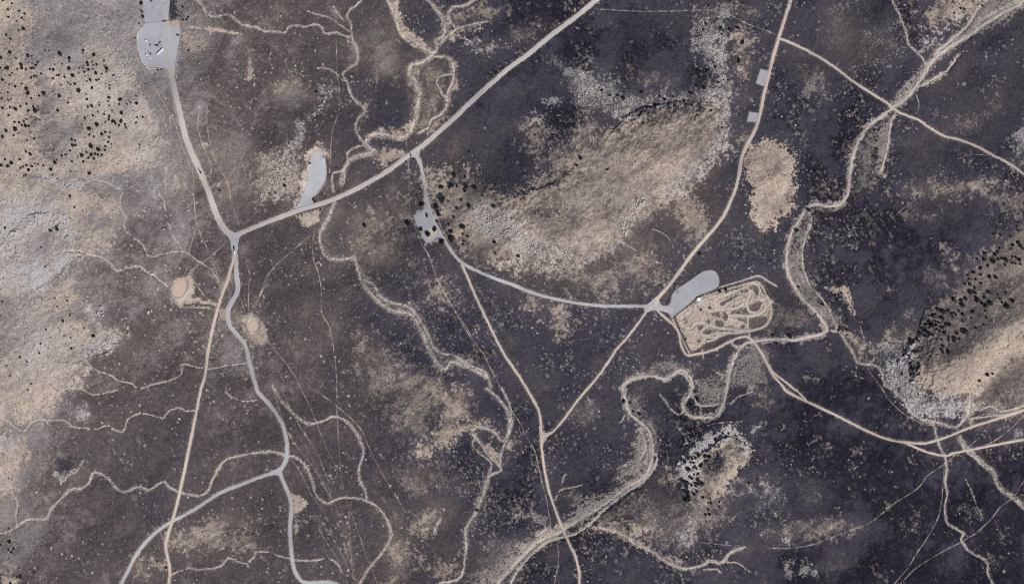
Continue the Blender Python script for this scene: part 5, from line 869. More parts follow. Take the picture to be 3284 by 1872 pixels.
MAT = {
 'ground': ground_material(),
 'grey': road_material('grey_tan_road_gravel', [(0, (.43, .375, .33)), (.5, (.405, .37, .345)), (1, (.38, .37, .365))], (.47, .395, .335), (.47, .44, .42)),
 'pave': road_material('blue_grey_road_gravel', [(0, (.315, .312, .325)), (1, (.36, .355, .367))], (.41, .365, .33), (.44, .43, .438)),
 'tan': road_material('tan_road_dirt', [(0, (.43, .345, .285)), (1, (.48, .40, .335))], (.40, .32, .26), (.53, .45, .39)),
 'lot': lot_material('grey_gravel', (.325, .325, .345), (.41, .405, .422)),
 'lotd': lot_material('darker_grey_gravel', (.295, .298, .31), (.36, .36, .372)),
 'sand': simple('sandy_soil', (.50, .41, .335), .12, .5),
 'mud': simple('muddy_water', (.505, .395, .305), .02, .05, .35, 0, .2),
 'leaf': simple('juniper_foliage', (.030, .031, .030), .45, 1.3),
 'leafd': simple('shrub_foliage', (.040, .036, .033), .4, 1.3),
 'bark': simple('juniper_bark', (.09, .07, .06), .3, 4),
 'rock': simple('pale_boulder_rock', (.42, .385, .355), .3, .9),
 'rockw': simple('whitish_edging_stone', (.74, .70, .66), .2, .9),
}
# ================================================================ BUILD HELPERS
def tag(o, label=None, cat=None, group=None, kind=None):
    if label: o['label'] = label
    if cat: o['category'] = cat
    if group: o['group'] = group
    if kind: o['kind'] = kind
    return o
def link(name, me, parent=None, loc=None, rz=0.0):
    o = bpy.data.objects.new(name, me); COL.objects.link(o)
    if parent: o.parent = parent
    if loc is not None: o.location = loc
    o.rotation_euler = (0, 0, rz)
    return o
def mesh_from(name, verts, faces, mat, smooth=False):
    me = bpy.data.meshes.new(name)
    me.from_pydata([tuple(v) for v in verts], [], faces)
    me.materials.append(MAT[mat] if isinstance(mat, str) else mat)
    if smooth: me.polygons.foreach_set('use_smooth', [True] * len(me.polygons))
    me.update(); return me
def bm_mesh(name, bm, mat, smooth=False):
    bmesh.ops.recalc_face_normals(bm, faces=bm.faces)
    me = bpy.data.meshes.new(name); bm.to_mesh(me); bm.free()
    me.materials.append(MAT[mat] if isinstance(mat, str) else mat)
    if smooth: me.polygons.foreach_set('use_smooth', [True] * len(me.polygons))
    return me
def add_box(bm, x0, x1, y0, y1, z0, z1, bev=0.0, top=1.0, topy=None):
    topy = top if topy is None else topy
    cx, cy = (x0 + x1) / 2, (y0 + y1) / 2
    vs = []
    for z, k, q in ((z0, 1, 1), (z1, top, topy)):
        for x, y in ((x0, y0), (x1, y0), (x1, y1), (x0, y1)):
            vs.append(bm.verts.new((cx + (x - cx) * k, cy + (y - cy) * q, z)))
    fs = [(3, 2, 1, 0), (4, 5, 6, 7), (0, 1, 5, 4), (1, 2, 6, 5), (2, 3, 7, 6), (3, 0, 4, 7)]
    F = [bm.faces.new([vs[i] for i in f]) for f in fs]
    if bev:
        ed = list({e for f in F for e in f.edges})
        bmesh.ops.bevel(bm, geom=ed, offset=bev, segments=2, affect='EDGES', profile=.5)
def add_cyl(bm, c, r, depth, axis='Z', seg=14, r2=None):
    R = {'Z': Matrix.Identity(4), 'Y': Matrix.Rotation(math.pi / 2, 4, 'X'), 'X': Matrix.Rotation(math.pi / 2, 4, 'Y')}[axis]
    bmesh.ops.create_cone(bm, cap_ends=True, segments=seg, radius1=r, radius2=r if r2 is None else r2, depth=depth, matrix=Matrix.Translation(c) @ R)

# ================================================================ GROUND
ground = bpy.data.meshes.new('ground')
kz = (HC - h) / HC
co = np.stack([(GX - W / 2) * MPP * kz, (H / 2 - GY) * MPP * kz, h], -1).astype(np.float32)
nq = (NX - 1) * (NY - 1)
ground.vertices.add(NX * NY); ground.vertices.foreach_set('co', co.ravel())
idx = np.arange(NX * NY, dtype=np.int32).reshape(NY, NX)
quads = np.stack([idx[:-1, :-1], idx[1:, :-1], idx[1:, 1:], idx[:-1, 1:]], -1).reshape(-1)
ground.loops.add(nq * 4); ground.loops.foreach_set('vertex_index', quads)
ground.polygons.add(nq); ground.polygons.foreach_set('loop_start', np.arange(0, nq * 4, 4, dtype=np.int32))
ground.polygons.foreach_set('use_smooth', np.ones(nq, bool))
ground.update()
for nm, F in (('burn', burn), ('tan', M['tan']), ('pale', M['pale']), ('blue', M['blue']), ('wash', M['wash']), ('sand', M['sand']), ('char', M['char']), ('stream', np.maximum(.6 * w_str, np.maximum(.72 * g_bed, .42 * k_str))), ('spot', spot), ('tuss', tuss), ('crack', crack)):
    a = ground.attributes.new(nm, 'FLOAT', 'POINT'); a.data.foreach_set('value', np.ascontiguousarray(F, np.float32).ravel())
ground.materials.append(MAT['ground'])
tag(link('ground', ground), 'burned desert ground with tan grass, pale rock and sandy washes', 'ground', kind='structure')

# ================================================================ ROADS, LOTS, PONDS
for n, ((nm, lab, mk, hw, pts), L) in enumerate(zip(ROADS, ROADL)):
    r = np.random.default_rng(n + 90)
    K = len(L); tan_ = np.gradient(L, axis=0); tan_ /= np.hypot(tan_[:, 0], tan_[:, 1])[:, None] + 1e-9
    nrm = np.stack([-tan_[:, 1], tan_[:, 0]], 1)
    cuts = np.array([-1, -.75, -.45, -.15, .15, .45, .75, 1])
    wob = np.convolve(r.normal(0, 1, K + 8), np.ones(5) / 5, 'same')[4:-4]; wob2 = np.convolve(r.normal(0, 1, K + 8), np.ones(5) / 5, 'same')[4:-4]
    wide = 1.0
    if n == 0: wide = np.interp(np.linspace(0, 1, K), [0, .1, .25, .5, .9, 1], [1.5, 1.35, .95, .9, 1.0, 1.2])
    if n == 2: wide = np.interp(np.linspace(0, 1, K), [0, .03, .1, .2, 1], [1.5, 1.3, 1.5, 1.0, .98])
    V, A = [], []
    for i in range(K):
        wd = wide[i] if not np.isscalar(wide) else wide
        for c in cuts:
            ww = hw * wd * c + (wob[i] * 1.5 if c == -1 else wob2[i] * 1.5 if c == 1 else 0)
            p = L[i] + nrm[i] * ww
            V.append(G(p[0], p[1], .16 + .03 * n + (.06 if abs(c) < .8 else -.18 if abs(c) == 1 else 0))); A.append(c)
    F = []
    m = len(cuts)
    for i in range(K - 1):
        for j in range(m - 1):
            F.append((i * m + j, i * m + j + 1, (i + 1) * m + j + 1, (i + 1) * m + j))
    me = mesh_from(nm, V, F, mk, True)
    a = me.attributes.new('across', 'FLOAT', 'POINT'); a.data.foreach_set('value', np.array(A, np.float32))
    tag(link(nm, me), lab, 'road', kind='structure')

def sheet(name, poly, mat, dz, wob=1.0, step=6.0, seed=0):
    P = [(p[0], p[1]) for p in poly]
    Q = smooth_line(P + [P[0]], 5)[:-1] if len(P) > 8 else np.vstack([np.linspace(a, b, max(2, int(math.dist(a, b) / 5)), endpoint=False) for a, b in zip(P, P[1:] + P[:1])])
    r = np.random.default_rng(seed + 5)
    Q = Q + r.normal(0, .6 * wob, Q.shape)
    x0, y0 = Q.min(0); x1, y1 = Q.max(0)
    pts = [Vector(q) for q in Q]
    ed = [(i, (i + 1) % len(pts)) for i in range(len(pts))]
    inner = []
    for x in np.arange(x0 + 2, x1, step):
        for y in np.arange(y0 + 2, y1, step): inner.append(Vector((x, y)))
    res = delaunay_2d_cdt(pts + inner, ed, [list(range(len(pts)))], 1, 1e-4)
    V = [G(v.x, v.y, dz) for v in res[0]]
    me = mesh_from(name, V, [tuple(f) for f in res[2]], mat, True)
    if sum(p.normal.z for p in me.polygons) < 0: me.flip_normals()
    return me
for n, (nm, lab, mk, tol, poly) in enumerate(LOTS):
    tag(link(nm, sheet(nm, poly, mk, .12 + .012 * n, 1.0 if nm == 'parking_lot' else .5, 6, n)), lab, 'parking lot' if nm == 'parking_lot' else 'gravel pad', kind='structure')
JUNCTIONS = [
 ('three way gravel junction where the two upper roads meet the winding road', 'pave', T(0, 1, [(1665, 230), (1700, 262), (1745, 282), (1800, 275), (1870, 250), (1815, 300), (1785, 345), (1778, 420), (1735, 420), (1722, 350), (1690, 290)])),
 ('grey three way junction at the lower left where the road branches west', 'pave', T(1, 2, [(238, 460), (243, 530), (208, 590), (192, 625), (222, 720), (180, 655), (140, 640), (80, 650), (100, 618), (160, 590), (205, 545)])),
 ('tan fork of two dirt roads on the burned flat', 'tan', T(2, 2, [(203, 270), (222, 300), (250, 326), (310, 310), (270, 355), (236, 400), (228, 450), (210, 400)])),
 ('flared grey turnoff from the diagonal road toward the campground lot', 'pave', T(1, 0, [(1110, 1172), (1200, 1098), (1232, 1125), (1222, 1170), (1252, 1270), (1222, 1240), (1190, 1180)])),
 ('grey gravel crossroads at the mouth of the lot beside the dirt track', 'pave', T(2, 1, [(985, 838), (1040, 800), (1085, 760), (1105, 800), (1130, 830), (1200, 850), (1190, 888), (1090, 862), (1000, 880)])),
]
for n, (lab, mk, poly) in enumerate(JUNCTIONS):
    tag(link('road_junction', sheet('road_junction', poly, mk, .17 + .004 * n, .6, 4, 60 + n)), lab, 'road', kind='structure')
for n, (nm, lab, mk, poly) in enumerate(ISLANDS):
    tag(link(nm, sheet(nm, poly, mk, .42, .6, 5, 20 + n)), lab, 'traffic island', kind='structure')
for n, (nm, lab, poly) in enumerate(PONDS):
    tag(link(nm, sheet(nm, poly, 'mud', .35, .6, 6, 30 + n)), lab, 'pond', kind='structure')
tag(link('pavement', sheet('pavement', LOT2([(262, 770), (340, 770), (322, 850), (292, 905), (250, 870)]), simple('pale_concrete', (.47, .44, .42), .06, .8), .55, .3, 4, 50)), 'pale concrete apron south of the small toilet building', 'pavement', kind='structure')
tag(link('pavement', sheet('pavement', MX([(700, 500), (745, 490), (775, 560), (770, 600), (700, 640), (660, 600), (660, 580), (690, 575), (710, 545)]), simple('grey_track_surface', (.40, .37, .35), .08, .6), .55, .3, 4, 51)), 'grey compacted apron below the white hexagonal shelter', 'pavement', kind='structure')
# dark tyre marks and worn stall lines on the big lot
def mark(name, a, b, w, mat, lab, z=.32):
    a, b = np.array(a), np.array(b); d = (b - a) / np.hypot(*(b - a)); n = np.array([-d[1], d[0]]) * w / 2
    K = max(2, int(np.hypot(*(b - a)) / 2)); V, F = [], []
    for i in range(K + 1):
        p = a + (b - a) * i / K
        for s in (-1, 1):
            q = p + n * s; V.append(G(q[0], q[1], z))
    for i in range(K): F.append((2 * i, 2 * i + 1, 2 * i + 3, 2 * i + 2))
    me = mesh_from(name, V, F, mat)
    if me.polygons[0].normal.z < 0: me.flip_normals()
    tag(link(name, me), lab, 'ground marking', kind='structure')
mm = simple('worn_stall_line', (.25, .245, .25), .15, 1.5)
for p, q, lab in [((380, 185), (468, 70), 'long dark diagonal stall line north of the fence on the large lot'), ((475, 745), (590, 630), 'dark diagonal stall line above the parked flat trailer'), ((500, 745), (600, 655), 'second dark diagonal stall line beside the parked flat trailer'), ((505, 900), (612, 800), 'worn stall line between the tan pickup and the white motorhome'), ((300, 720), (420, 850), 'worn stall line beside the dark pickup with a small white trailer'), ((245, 1000), (330, 1100), 'worn stall line beside the white pickup and boat trailer')]:
    mark('stall_line', LOT1([p])[0], LOT1([q])[0], 1.1, mm, lab)
mark('stall_line', MX([(335, 435)])[0], MX([(380, 400)])[0], 1.6, simple('black_skid_rubber', (.06, .06, .06)), 'short black tyre mark on the empty lot beside the track', .34)

# ================================================================ TREES AND SHRUBS
def crown_mesh(name, seed, n, mat, flat=1.0, leaf=.22):
    r = np.random.default_rng(seed)
    lobes = [(0, 0, .55 * flat, .72)]
    for k in range(r.integers(4, 8)):
        a = r.uniform(0, 6.28); q = r.uniform(.35, .68)
        lobes.append((q * math.cos(a), q * math.sin(a), r.uniform(.3, .8) * flat, r.uniform(.28, .5)))
    V, F = [], []
    for k in range(n):
        lx, ly, lz, lr = lobes[r.integers(0, len(lobes))] if r.random() > .3 else lobes[0]
        d = r.normal(size=3); d /= np.linalg.norm(d); d[2] = d[2] if d[2] > -.5 else -d[2]
        rad = lr * r.uniform(.55, 1.05) ** .7
        c = np.array([lx, ly, lz]) + d * rad * np.array([1, 1, .85 * flat])
        c[2] = max(c[2], .05)
        u = r.normal(size=3); u -= d * u.dot(d) * .8; u /= np.linalg.norm(u); w = np.cross(d, u)
        s = leaf * r.uniform(.6, 1.3)
        b = len(V)
        V += [c - u * s, c + w * s * .7, c + u * s, c - w * s * .7]
        F.append((b, b + 1, b + 2, b + 3))
    return mesh_from(name, V, F, mat)
CROWNS = [crown_mesh('crown', 100 + k, 620, 'leaf') for k in range(7)]
BUSHES = [crown_mesh('shrub', 200 + k, 300, 'leafd', .8, .3) for k in range(5)]
def trunk_mesh(seed):
    r = np.random.default_rng(seed); bm = bmesh.new()
    def limb(a, b, r0, r1):
        a, b = Vector(a), Vector(b); d = b - a
        M4 = Matrix.Translation((a + b) / 2) @ d.to_track_quat('Z', 'Y').to_matrix().to_4x4()
        bmesh.ops.create_cone(bm, cap_ends=True, segments=7, radius1=r0, radius2=r1, depth=d.length, matrix=M4)
    limb((0, 0, -.15), (.03, .02, .5), .11, .075)
    for k in range(4):
        a = k * 1.6 + r.uniform(0, .6)
        limb((.03, .02, r.uniform(.3, .48)), (.45 * math.cos(a), .45 * math.sin(a), r.uniform(.6, .85)), .055, .02)
    return bm_mesh('trunk', bm, 'bark')
TRUNKS = [trunk_mesh(k) for k in range(3)]

PLACES = [  # landmark phrase, x, y
 ('in the woodland at the upper left corner', 30, 60), ('at the north edge of the western wood', 110, 185), ('under the smooth burned field', 250, 190), ('in the middle of the western wood', 130, 270), ('in the crowded north of the western wood', 270, 240), ('above the dark oval burn', 180, 330), ('on the west side of the dark oval burn', 50, 350), ('right of the dark oval burn', 340, 370), ('below the dark oval burn', 260, 475), ('in the southwest corner of the western wood', 90, 530), ('where the western wood meets the burn', 390, 340),
 ('on the bare stony west hill', 150, 780), ('on the tan lower slope of the west hill', 200, 1050), ('on the bottom left slope by the edge', 60, 1760), ('by the fence beside the large lot', 475, 60), ('below the large parking area', 515, 230), ('around the small curved parking lot', 1020, 600), ('on the slope west of the curved lot', 890, 560), ('beside the road above the three way junction', 705, 610),
 ('in the campground lot and its island', 1370, 740), ('beside the road at the campground lot', 1435, 770), ('on the pale slope east of the campground lot', 1460, 690), ('on the northwest edge of the central mesa', 1510, 600), ('on the southwest apron of the central mesa', 1580, 790), ('along the low scarp on the central mesa', 1690, 620), ('south of the diagonal road', 1130, 720), ('on the flat northwest of the central mesa', 1860, 500), ('on the north rim of the central mesa', 2060, 310), ('at the northeast corner of the central mesa', 2250, 270), ('on the streaked ridge at the top right', 2310, 90), ('on the tan strip left of the upper gravel pad', 2375, 180), ('on the pale slope near the upper right wash', 3050, 40), ('at the north end of the tan knoll', 2530, 490),
 ('in the sandy wash on the right', 2570, 760), ('beside the wash south of the fenced track', 2150, 1310), ('by the wash bend below the fenced track', 2640, 1075), ('inside the fenced dirt track border', 2260, 930), ('in the topmost clump of the southeast wood', 3265, 730), ('in the dense upper southeast wood', 3220, 830), ('on the upper edge of the southeast wood', 3130, 870), ('in the middle of the southeast wood', 3130, 940), ('around the boulders in the southeast wood', 3220, 940), ('in the lower band of the southeast wood', 3000, 1020), ('at the left tip of the southeast wood', 2960, 1075), ('on the lower slope of the southeast wood', 3060, 1080), ('on the tan bench under the southeast wood', 3160, 1160), ('along the low rock line at the right edge', 3160, 1205),
 ('on the upper edge of the wooded knob', 2230, 1470), ('in the middle of the small wooded knob', 2220, 1520), ('on the left flank of the small wooded knob', 2205, 1565), ('at the foot of the small wooded knob', 2290, 1620), ('on the rocky crest of the small wooded knob', 2320, 1400), ('on the slope right of the wooded knob', 2415, 1545), ('by the bottom centre wash', 1370, 1640),
]
def place_of(x, y): return min(PLACES, key=lambda p: math.hypot(p[1] - x, p[2] - y))[0]
def autolabel(items, noun, few=3):
    """items: dict(x, y, size, obj). Give each a label that singles it out by size or position among its neighbours."""
    by = {}
    for it in items: by.setdefault(it['place'], []).append(it)
    for pl, L in by.items():
        if len(L) == 1:
            L[0]['label'] = f'lone {noun} {pl}'; continue
        left = list(L)
        for key, rev, word in (('size', True, 'largest'), ('x', False, 'leftmost'), ('x', True, 'rightmost'), ('y', False, 'uppermost'), ('y', True, 'lowest'), ('size', False, 'smallest')):
            if not left: break
            it = sorted(L, key=lambda q: q[key], reverse=rev)[0]
            if 'label' not in it:
                it['label'] = f'{word} {noun} {pl}'; left.remove(it)
        ext = [q for q in L if q not in left]
        for it in left:
            n = min((q for q in ext), key=lambda q: math.hypot(q['x'] - it['x'], q['y'] - it['y']))
            w = n['label'].split(' ')[0]
            dx, dy = it['x'] - n['x'], it['y'] - n['y']
            side = ('right of' if dx > 0 else 'left of') if abs(dx) > abs(dy) else ('below' if dy > 0 else 'above')
            it['label'] = f'{noun} {side} the {w} {pl}'
        # companions that still read the same: tell them apart by which stands nearer
        seen = {}
        for it in left: seen.setdefault(it['label'], []).append(it)
        for lab, LL in seen.items():
            if len(LL) == 2:
                a, b = sorted(LL, key=lambda q: -q['size'])
                a['label'] = 'bigger ' + lab; b['label'] = 'lesser ' + lab
            elif len(LL) >= 3:
                o = sorted(LL, key=lambda q: q['x'])
                o[0]['label'] = 'westerly ' + lab; o[-1]['label'] = 'easterly ' + lab
                if len(o) == 3: o[1]['label'] = 'middle ' + lab
    for it in items:
        tag(it['obj'], it['label'], noun.split(' ')[-1], it['group'])

R = random.Random(5)
BASE = {0: 2.05, 1: 2.85, 2: 3.6, 3: 4.7}
trees, shrubs = [], []
for (x, y, sz) in PLANTS:
    rad = BASE[sz] * R.uniform(.88, 1.14)
    if x > 1300: rad *= 1.14
    it = dict(x=x, y=y, size=rad, place=place_of(x, y))
    (trees if sz else shrubs).append(it)
shrubs.sort(key=lambda q: -q['size'])
extra = shrubs[300:]; shrubs = shrubs[:300]
for it in trees:
    e = bpy.data.objects.new('juniper_tree', None); COL.objects.link(e)
    e.location = G(it['x'], it['y'], -.05); e.rotation_euler = (0, 0, R.uniform(0, 6.28))
    r = it['size']; e.scale = (r * R.uniform(.9, 1.1), r * R.uniform(.9, 1.1), r * R.uniform(.85, 1.1))
    link('crown', R.choice(CROWNS), e); link('trunk', R.choice(TRUNKS), e)
    it['obj'] = e; it['group'] = 'juniper trees of the western woodland' if it['x'] < 520 and it['y'] < 620 else 'juniper trees of the southeast wood' if it['x'] > 2850 and it['y'] > 650 else 'juniper trees of the small wooded knob' if 2150 < it['x'] < 2450 and it['y'] > 1350 else 'juniper trees scattered over the burn'
autolabel(trees, 'dark juniper tree')
for it in shrubs:
    o = link('shrub', R.choice(BUSHES), None, G(it['x'], it['y'], -.08), R.uniform(0, 6.28))
    r = it['size']; o.scale = (r, r * R.uniform(.85, 1.15), r * R.uniform(.85, 1.2))
    it['obj'] = o; it['group'] = 'shrubs scattered over the desert'
autolabel(shrubs, 'dark shrub')

# the countless low tussocks: one mass of ground cover
rt = np.random.default_rng(77)
pick = np.argwhere(tuss > .45)
pick = pick[(XS[pick[:, 1]] > -60) & (XS[pick[:, 1]] < W + 60) & (YS[pick[:, 0]] > -60) & (YS[pick[:, 0]] < H + 60)]
pick = pick[rt.permutation(len(pick))[:9000]]
V, F = [], []
for (j, i) in pick:
    s = rt.uniform(.35, .95) * (.7 + .5 * tuss[j, i])
    c = G(XS[i] + rt.uniform(-1, 1), YS[j] + rt.uniform(-1, 1), 0)
    for k in range(7):
        d = rt.normal(size=3); d /= np.linalg.norm(d); d[2] = abs(d[2])
        u = np.cross(d, rt.normal(size=3)); u /= np.linalg.norm(u) + 1e-9; w = np.cross(d, u)
        p = np.array(c) + d * s * np.array([.6, .6, .75]); q = s * .5
        b = len(V); V += [p - u * q, p + w * q, p + u * q, p - w * q]; F.append((b, b + 1, b + 2, b + 3))
for it in extra:
    c = G(it['x'], it['y'], 0); s = it['size']
    for k in range(60):
        d = rt.normal(size=3); d /= np.linalg.norm(d); d[2] = abs(d[2])
        u = np.cross(d, rt.normal(size=3)); u /= np.linalg.norm(u) + 1e-9; w = np.cross(d, u)
        p = np.array(c) + d * s * .8; q = s * .3
        b = len(V); V += [p - u * q, p + w * q, p + u * q, p - w * q]; F.append((b, b + 1, b + 2, b + 3))
tag(link('scrub_cover', mesh_from('scrub_cover', V, F, simple('scrub_twigs', (.075, .062, .055), .4, 1.0))), 'low dark tussocks and twiggy scrub dotted over tan grass and washes', 'scrub', kind='stuff')

# ================================================================ BOULDERS
def rock_mesh(name, seed, mat, flat=.6):
    r = np.random.default_rng(seed); bm = bmesh.new()
    bmesh.ops.create_icosphere(bm, subdivisions=2, radius=.5)
    planes = [(v / np.linalg.norm(v), r.uniform(.30, .46)) for v in r.normal(size=(9, 3))]
    for v in bm.verts:
        p = np.array(v.co)
        for n_, d in planes:
            q = p.dot(n_)
            if q > d: p = p - n_ * (q - d)
        v.co = (p[0] * 1.15, p[1] * .9, p[2] * flat * 1.3)
    return bm_mesh(name, bm, mat)
ROCKS = [rock_mesh('boulder', 300 + k, 'rock', .55 + .1 * (k % 3)) for k in range(8)]
STONES = [rock_mesh('edging_stone', 340 + k, 'rockw', .8) for k in range(4)]
def in_poly(x, y, P):
    c = False
    for (ax, ay), (bx, by) in zip(P, P[1:] + P[:1]):
        if (ay > y) != (by > y) and x < (bx - ax) * (y - ay) / (by - ay) + ax: c = not c
    return c
blocks = []
for lst in BIGROCKS:
    for (x, y, s) in lst: blocks.append((x, y, s * .8, None))
for ph, n, a, b, poly in ROCKZONES:
    P = [(p[0], p[1]) for p in poly]; xs = [p[0] for p in P]; ys = [p[1] for p in P]
    k = 0
    while k < n:
        x, y = R.uniform(min(xs), max(xs)), R.uniform(min(ys), max(ys))
        if not in_poly(x, y, P): continue
        if R.random() > .6 + .5 * n_med[np.searchsorted(YS, y), np.searchsorted(XS, x)]: continue
        k += 1 if R.random() > .4 else 2
        blocks.append((x, y, a + (b - a) * R.random() ** 1.9, ph))
# loose blocks under the scarps
blocks.sort(key=lambda q: -q[2])
big, rest = blocks[:300], blocks[300:]
zc = [(ph, sum(p[0] for p in poly) / len(poly), sum(p[1] for p in poly) / len(poly)) for ph, _, _, _, poly in ROCKZONES] + [('in the block heap of the southeast mesa', 2920, 1130), ('on the slope left of the southeast mesa', 2868, 1165), ('in the outcrop on the west hill', 320, 1000), ('right of the west hill outcrop', 480, 1000)]
items = []
for (x, y, s, ph) in big:
    o = link('boulder', R.choice(ROCKS), None, G(x, y, (.1 if ph else .3) * s), R.uniform(0, 6.28))
    o.scale = (s * R.uniform(.9, 1.25), s * R.uniform(.8, 1.1), s * R.uniform(.7, 1.1))
    items.append(dict(x=x, y=y, size=s, obj=o, place=ph or min(zc, key=lambda z: math.hypot(z[1] - x, z[2] - y))[0], group='large pale boulders'))
autolabel(items, 'pale boulder')
VV, FF, base = [], [], 0
src = []
for me in ROCKS[:4]:
    bm = bmesh.new(); bm.from_mesh(me); bmesh.ops.triangulate(bm, faces=bm.faces)
    src.append((np.array([v.co[:] for v in bm.verts]), np.array([[v.index for v in f.verts] for f in bm.faces]))); bm.free()
for (x, y, s, ph) in rest:
    v, f = src[R.randrange(4)]; a = R.uniform(0, 6.28); c, sn = math.cos(a), math.sin(a)
    q = v * s * np.array([R.uniform(.9, 1.2), R.uniform(.8, 1.1), R.uniform(.5, .8)])
    q = np.stack([q[:, 0] * c - q[:, 1] * sn, q[:, 0] * sn + q[:, 1] * c, q[:, 2]], 1) + np.array(G(x, y, .1 * s))
    VV.append(q); FF.append(f + base); base += len(v)
tag(link('rubble', mesh_from('rubble', np.vstack(VV), [tuple(map(int, t)) for t in np.vstack(FF)], 'rock')), 'small pale rubble blocks strewn over the mesa rims and stony slopes', 'rubble', kind='stuff')

# edging stones round the lots
rows = [('left of the large parking area', LOT1([(190, 530), (145, 590), (112, 650), (115, 780), (130, 860), (150, 960), (165, 1030), (190, 1130), (228, 1185), (290, 1240), (340, 1275), (470, 1285), (560, 1270), (650, 1275)]), 7.2),
        ('right of the large parking area', LOT1([(940, 570), (925, 700), (920, 800), (905, 930), (890, 1000), (870, 1100), (852, 1180), (842, 1300), (845, 1440)]), 6.0),
        ('right of the small curved lot', LOT2([(712, 190), (722, 290), (728, 400), (738, 520), (738, 640), (722, 750), (690, 850), (640, 920), (570, 1000), (500, 1060)]), 4.6),
        ('beside the toilet building', LOT2([(330, 700), (335, 770), (290, 900), (270, 960)]), 5.5)]
items = []
for ph, pts, gap in rows:
    L = smooth_line(pts, gap)
    for (x, y) in L:
        x += R.uniform(-.8, .8); y += R.uniform(-.8, .8); s = R.uniform(1.2, 2.1)
        o = link('edging_stone', R.choice(STONES), None, G(x, y, .4), R.uniform(0, 6.28)); o.scale = (s, s, s)
        items.append(dict(x=x, y=y, size=s, obj=o, place=ph, group='whitish stones edging the parking lots'))
autolabel(items, 'whitish edging stone')
# ================================================================ VEHICLES
PAINT = {}
def paint(nm, col, rough=.3, metal=0.0):
    if nm not in PAINT:
        b = NB(nm, rough); b.bsdf.inputs['Specular IOR Level'].default_value = .4; b.bsdf.inputs['Metallic'].default_value = metal
        f = b.range(b.noise(3, 2), .3, .7, .93, 1.05); rgb = b.n.new('ShaderNodeRGB'); rgb.outputs[0].default_value = col + (1,)
        PAINT[nm] = b.done(b.scale(rgb.outputs[0], f))
    return PAINT[nm]
BLACK = paint('black_paint', (.012, .012, .014)); WHITE = paint('white_paint', (.78, .77, .75)); TANP = paint('tan_paint', (.45, .33, .22)); SILVER = paint('silver_paint', (.45, .46, .47)); GREY = paint('dark_grey_paint', (.075, .078, .09)); CHARC = paint('charcoal_paint', (.03, .03, .034))
GLASS = paint('dark_window_glass', (.01, .011, .013), .08); TYRE = paint('tyre_rubber', (.02, .02, .02), .9); RIM = paint('wheel_rim', (.4, .4, .4), .4, .8); LAMP = paint('lamp_lens', (.5, .45, .4), .2)

def empty(name, x, y, ang, dz=.22):
    e = bpy.data.objects.new(name, None); COL.objects.link(e)
    e.location = G(x, y, dz); e.rotation_euler = (0, 0, math.radians(ang)); return e
def part(name, bm, mat, parent): return link(name, bm_mesh(name, bm, mat), parent)
def profile(bm, pts, w, zroof=1.0, inset=.16):
    """extrude a side outline across the width, narrowing above the waist"""
    n = len(pts); A, B = [], []
    for (x, z) in pts:
        k = w / 2 - (inset if z > zroof else 0)
        A.append(bm.verts.new((x, -k, z))); B.append(bm.verts.new((x, k, z)))
    bm.faces.new(A[::-1]); bm.faces.new(B)
    for i in range(n): bm.faces.new((A[i], A[(i + 1) % n], B[(i + 1) % n], B[i]))
def wheels(e, xs, w, r=.36):
    for x in xs:
        for s in (-1, 1):
            bm = bmesh.new(); add_cyl(bm, (x, s * (w / 2 - .11), r), r, .24, 'Y', 16); t = part('wheel', bm, TYRE, e)
            bm = bmesh.new(); add_cyl(bm, (x, s * (w / 2 + .012), r), r * .58, .02, 'Y', 12); part('rim', bm, RIM, t)
def quad(bm, pts): bm.faces.new([bm.verts.new(p) for p in pts])
def slab(parent, pts, mat, name='window', t=.012):
    bm = bmesh.new(); f = bm.faces.new([bm.verts.new(p) for p in pts]); f.normal_update()
    n = f.normal.copy()
    if n.z < -.01: n = -n
    r = bmesh.ops.extrude_face_region(bm, geom=[f]); bmesh.ops.translate(bm, vec=n * t, verts=[v for v in r['geom'] if isinstance(v, bmesh.types.BMVert)])
    return part(name, bm, mat, parent)
def lamps(e, x0, x1, w, z):
    for s in (-1, 1):
        bm = bmesh.new(); add_box(bm, x1 - .03, x1 + .03, s * (w / 2 - .3) - .15, s * (w / 2 - .3) + .15, z - .07, z + .07); part('headlight', bm, LAMP, e)
        bm = bmesh.new(); add_box(bm, x0 - .03, x0 + .03, s * (w / 2 - .2) - .1, s * (w / 2 - .2) + .1, z - .08, z + .12); part('tail_light', bm, paint('red_lens', (.3, .02, .02), .2), e)
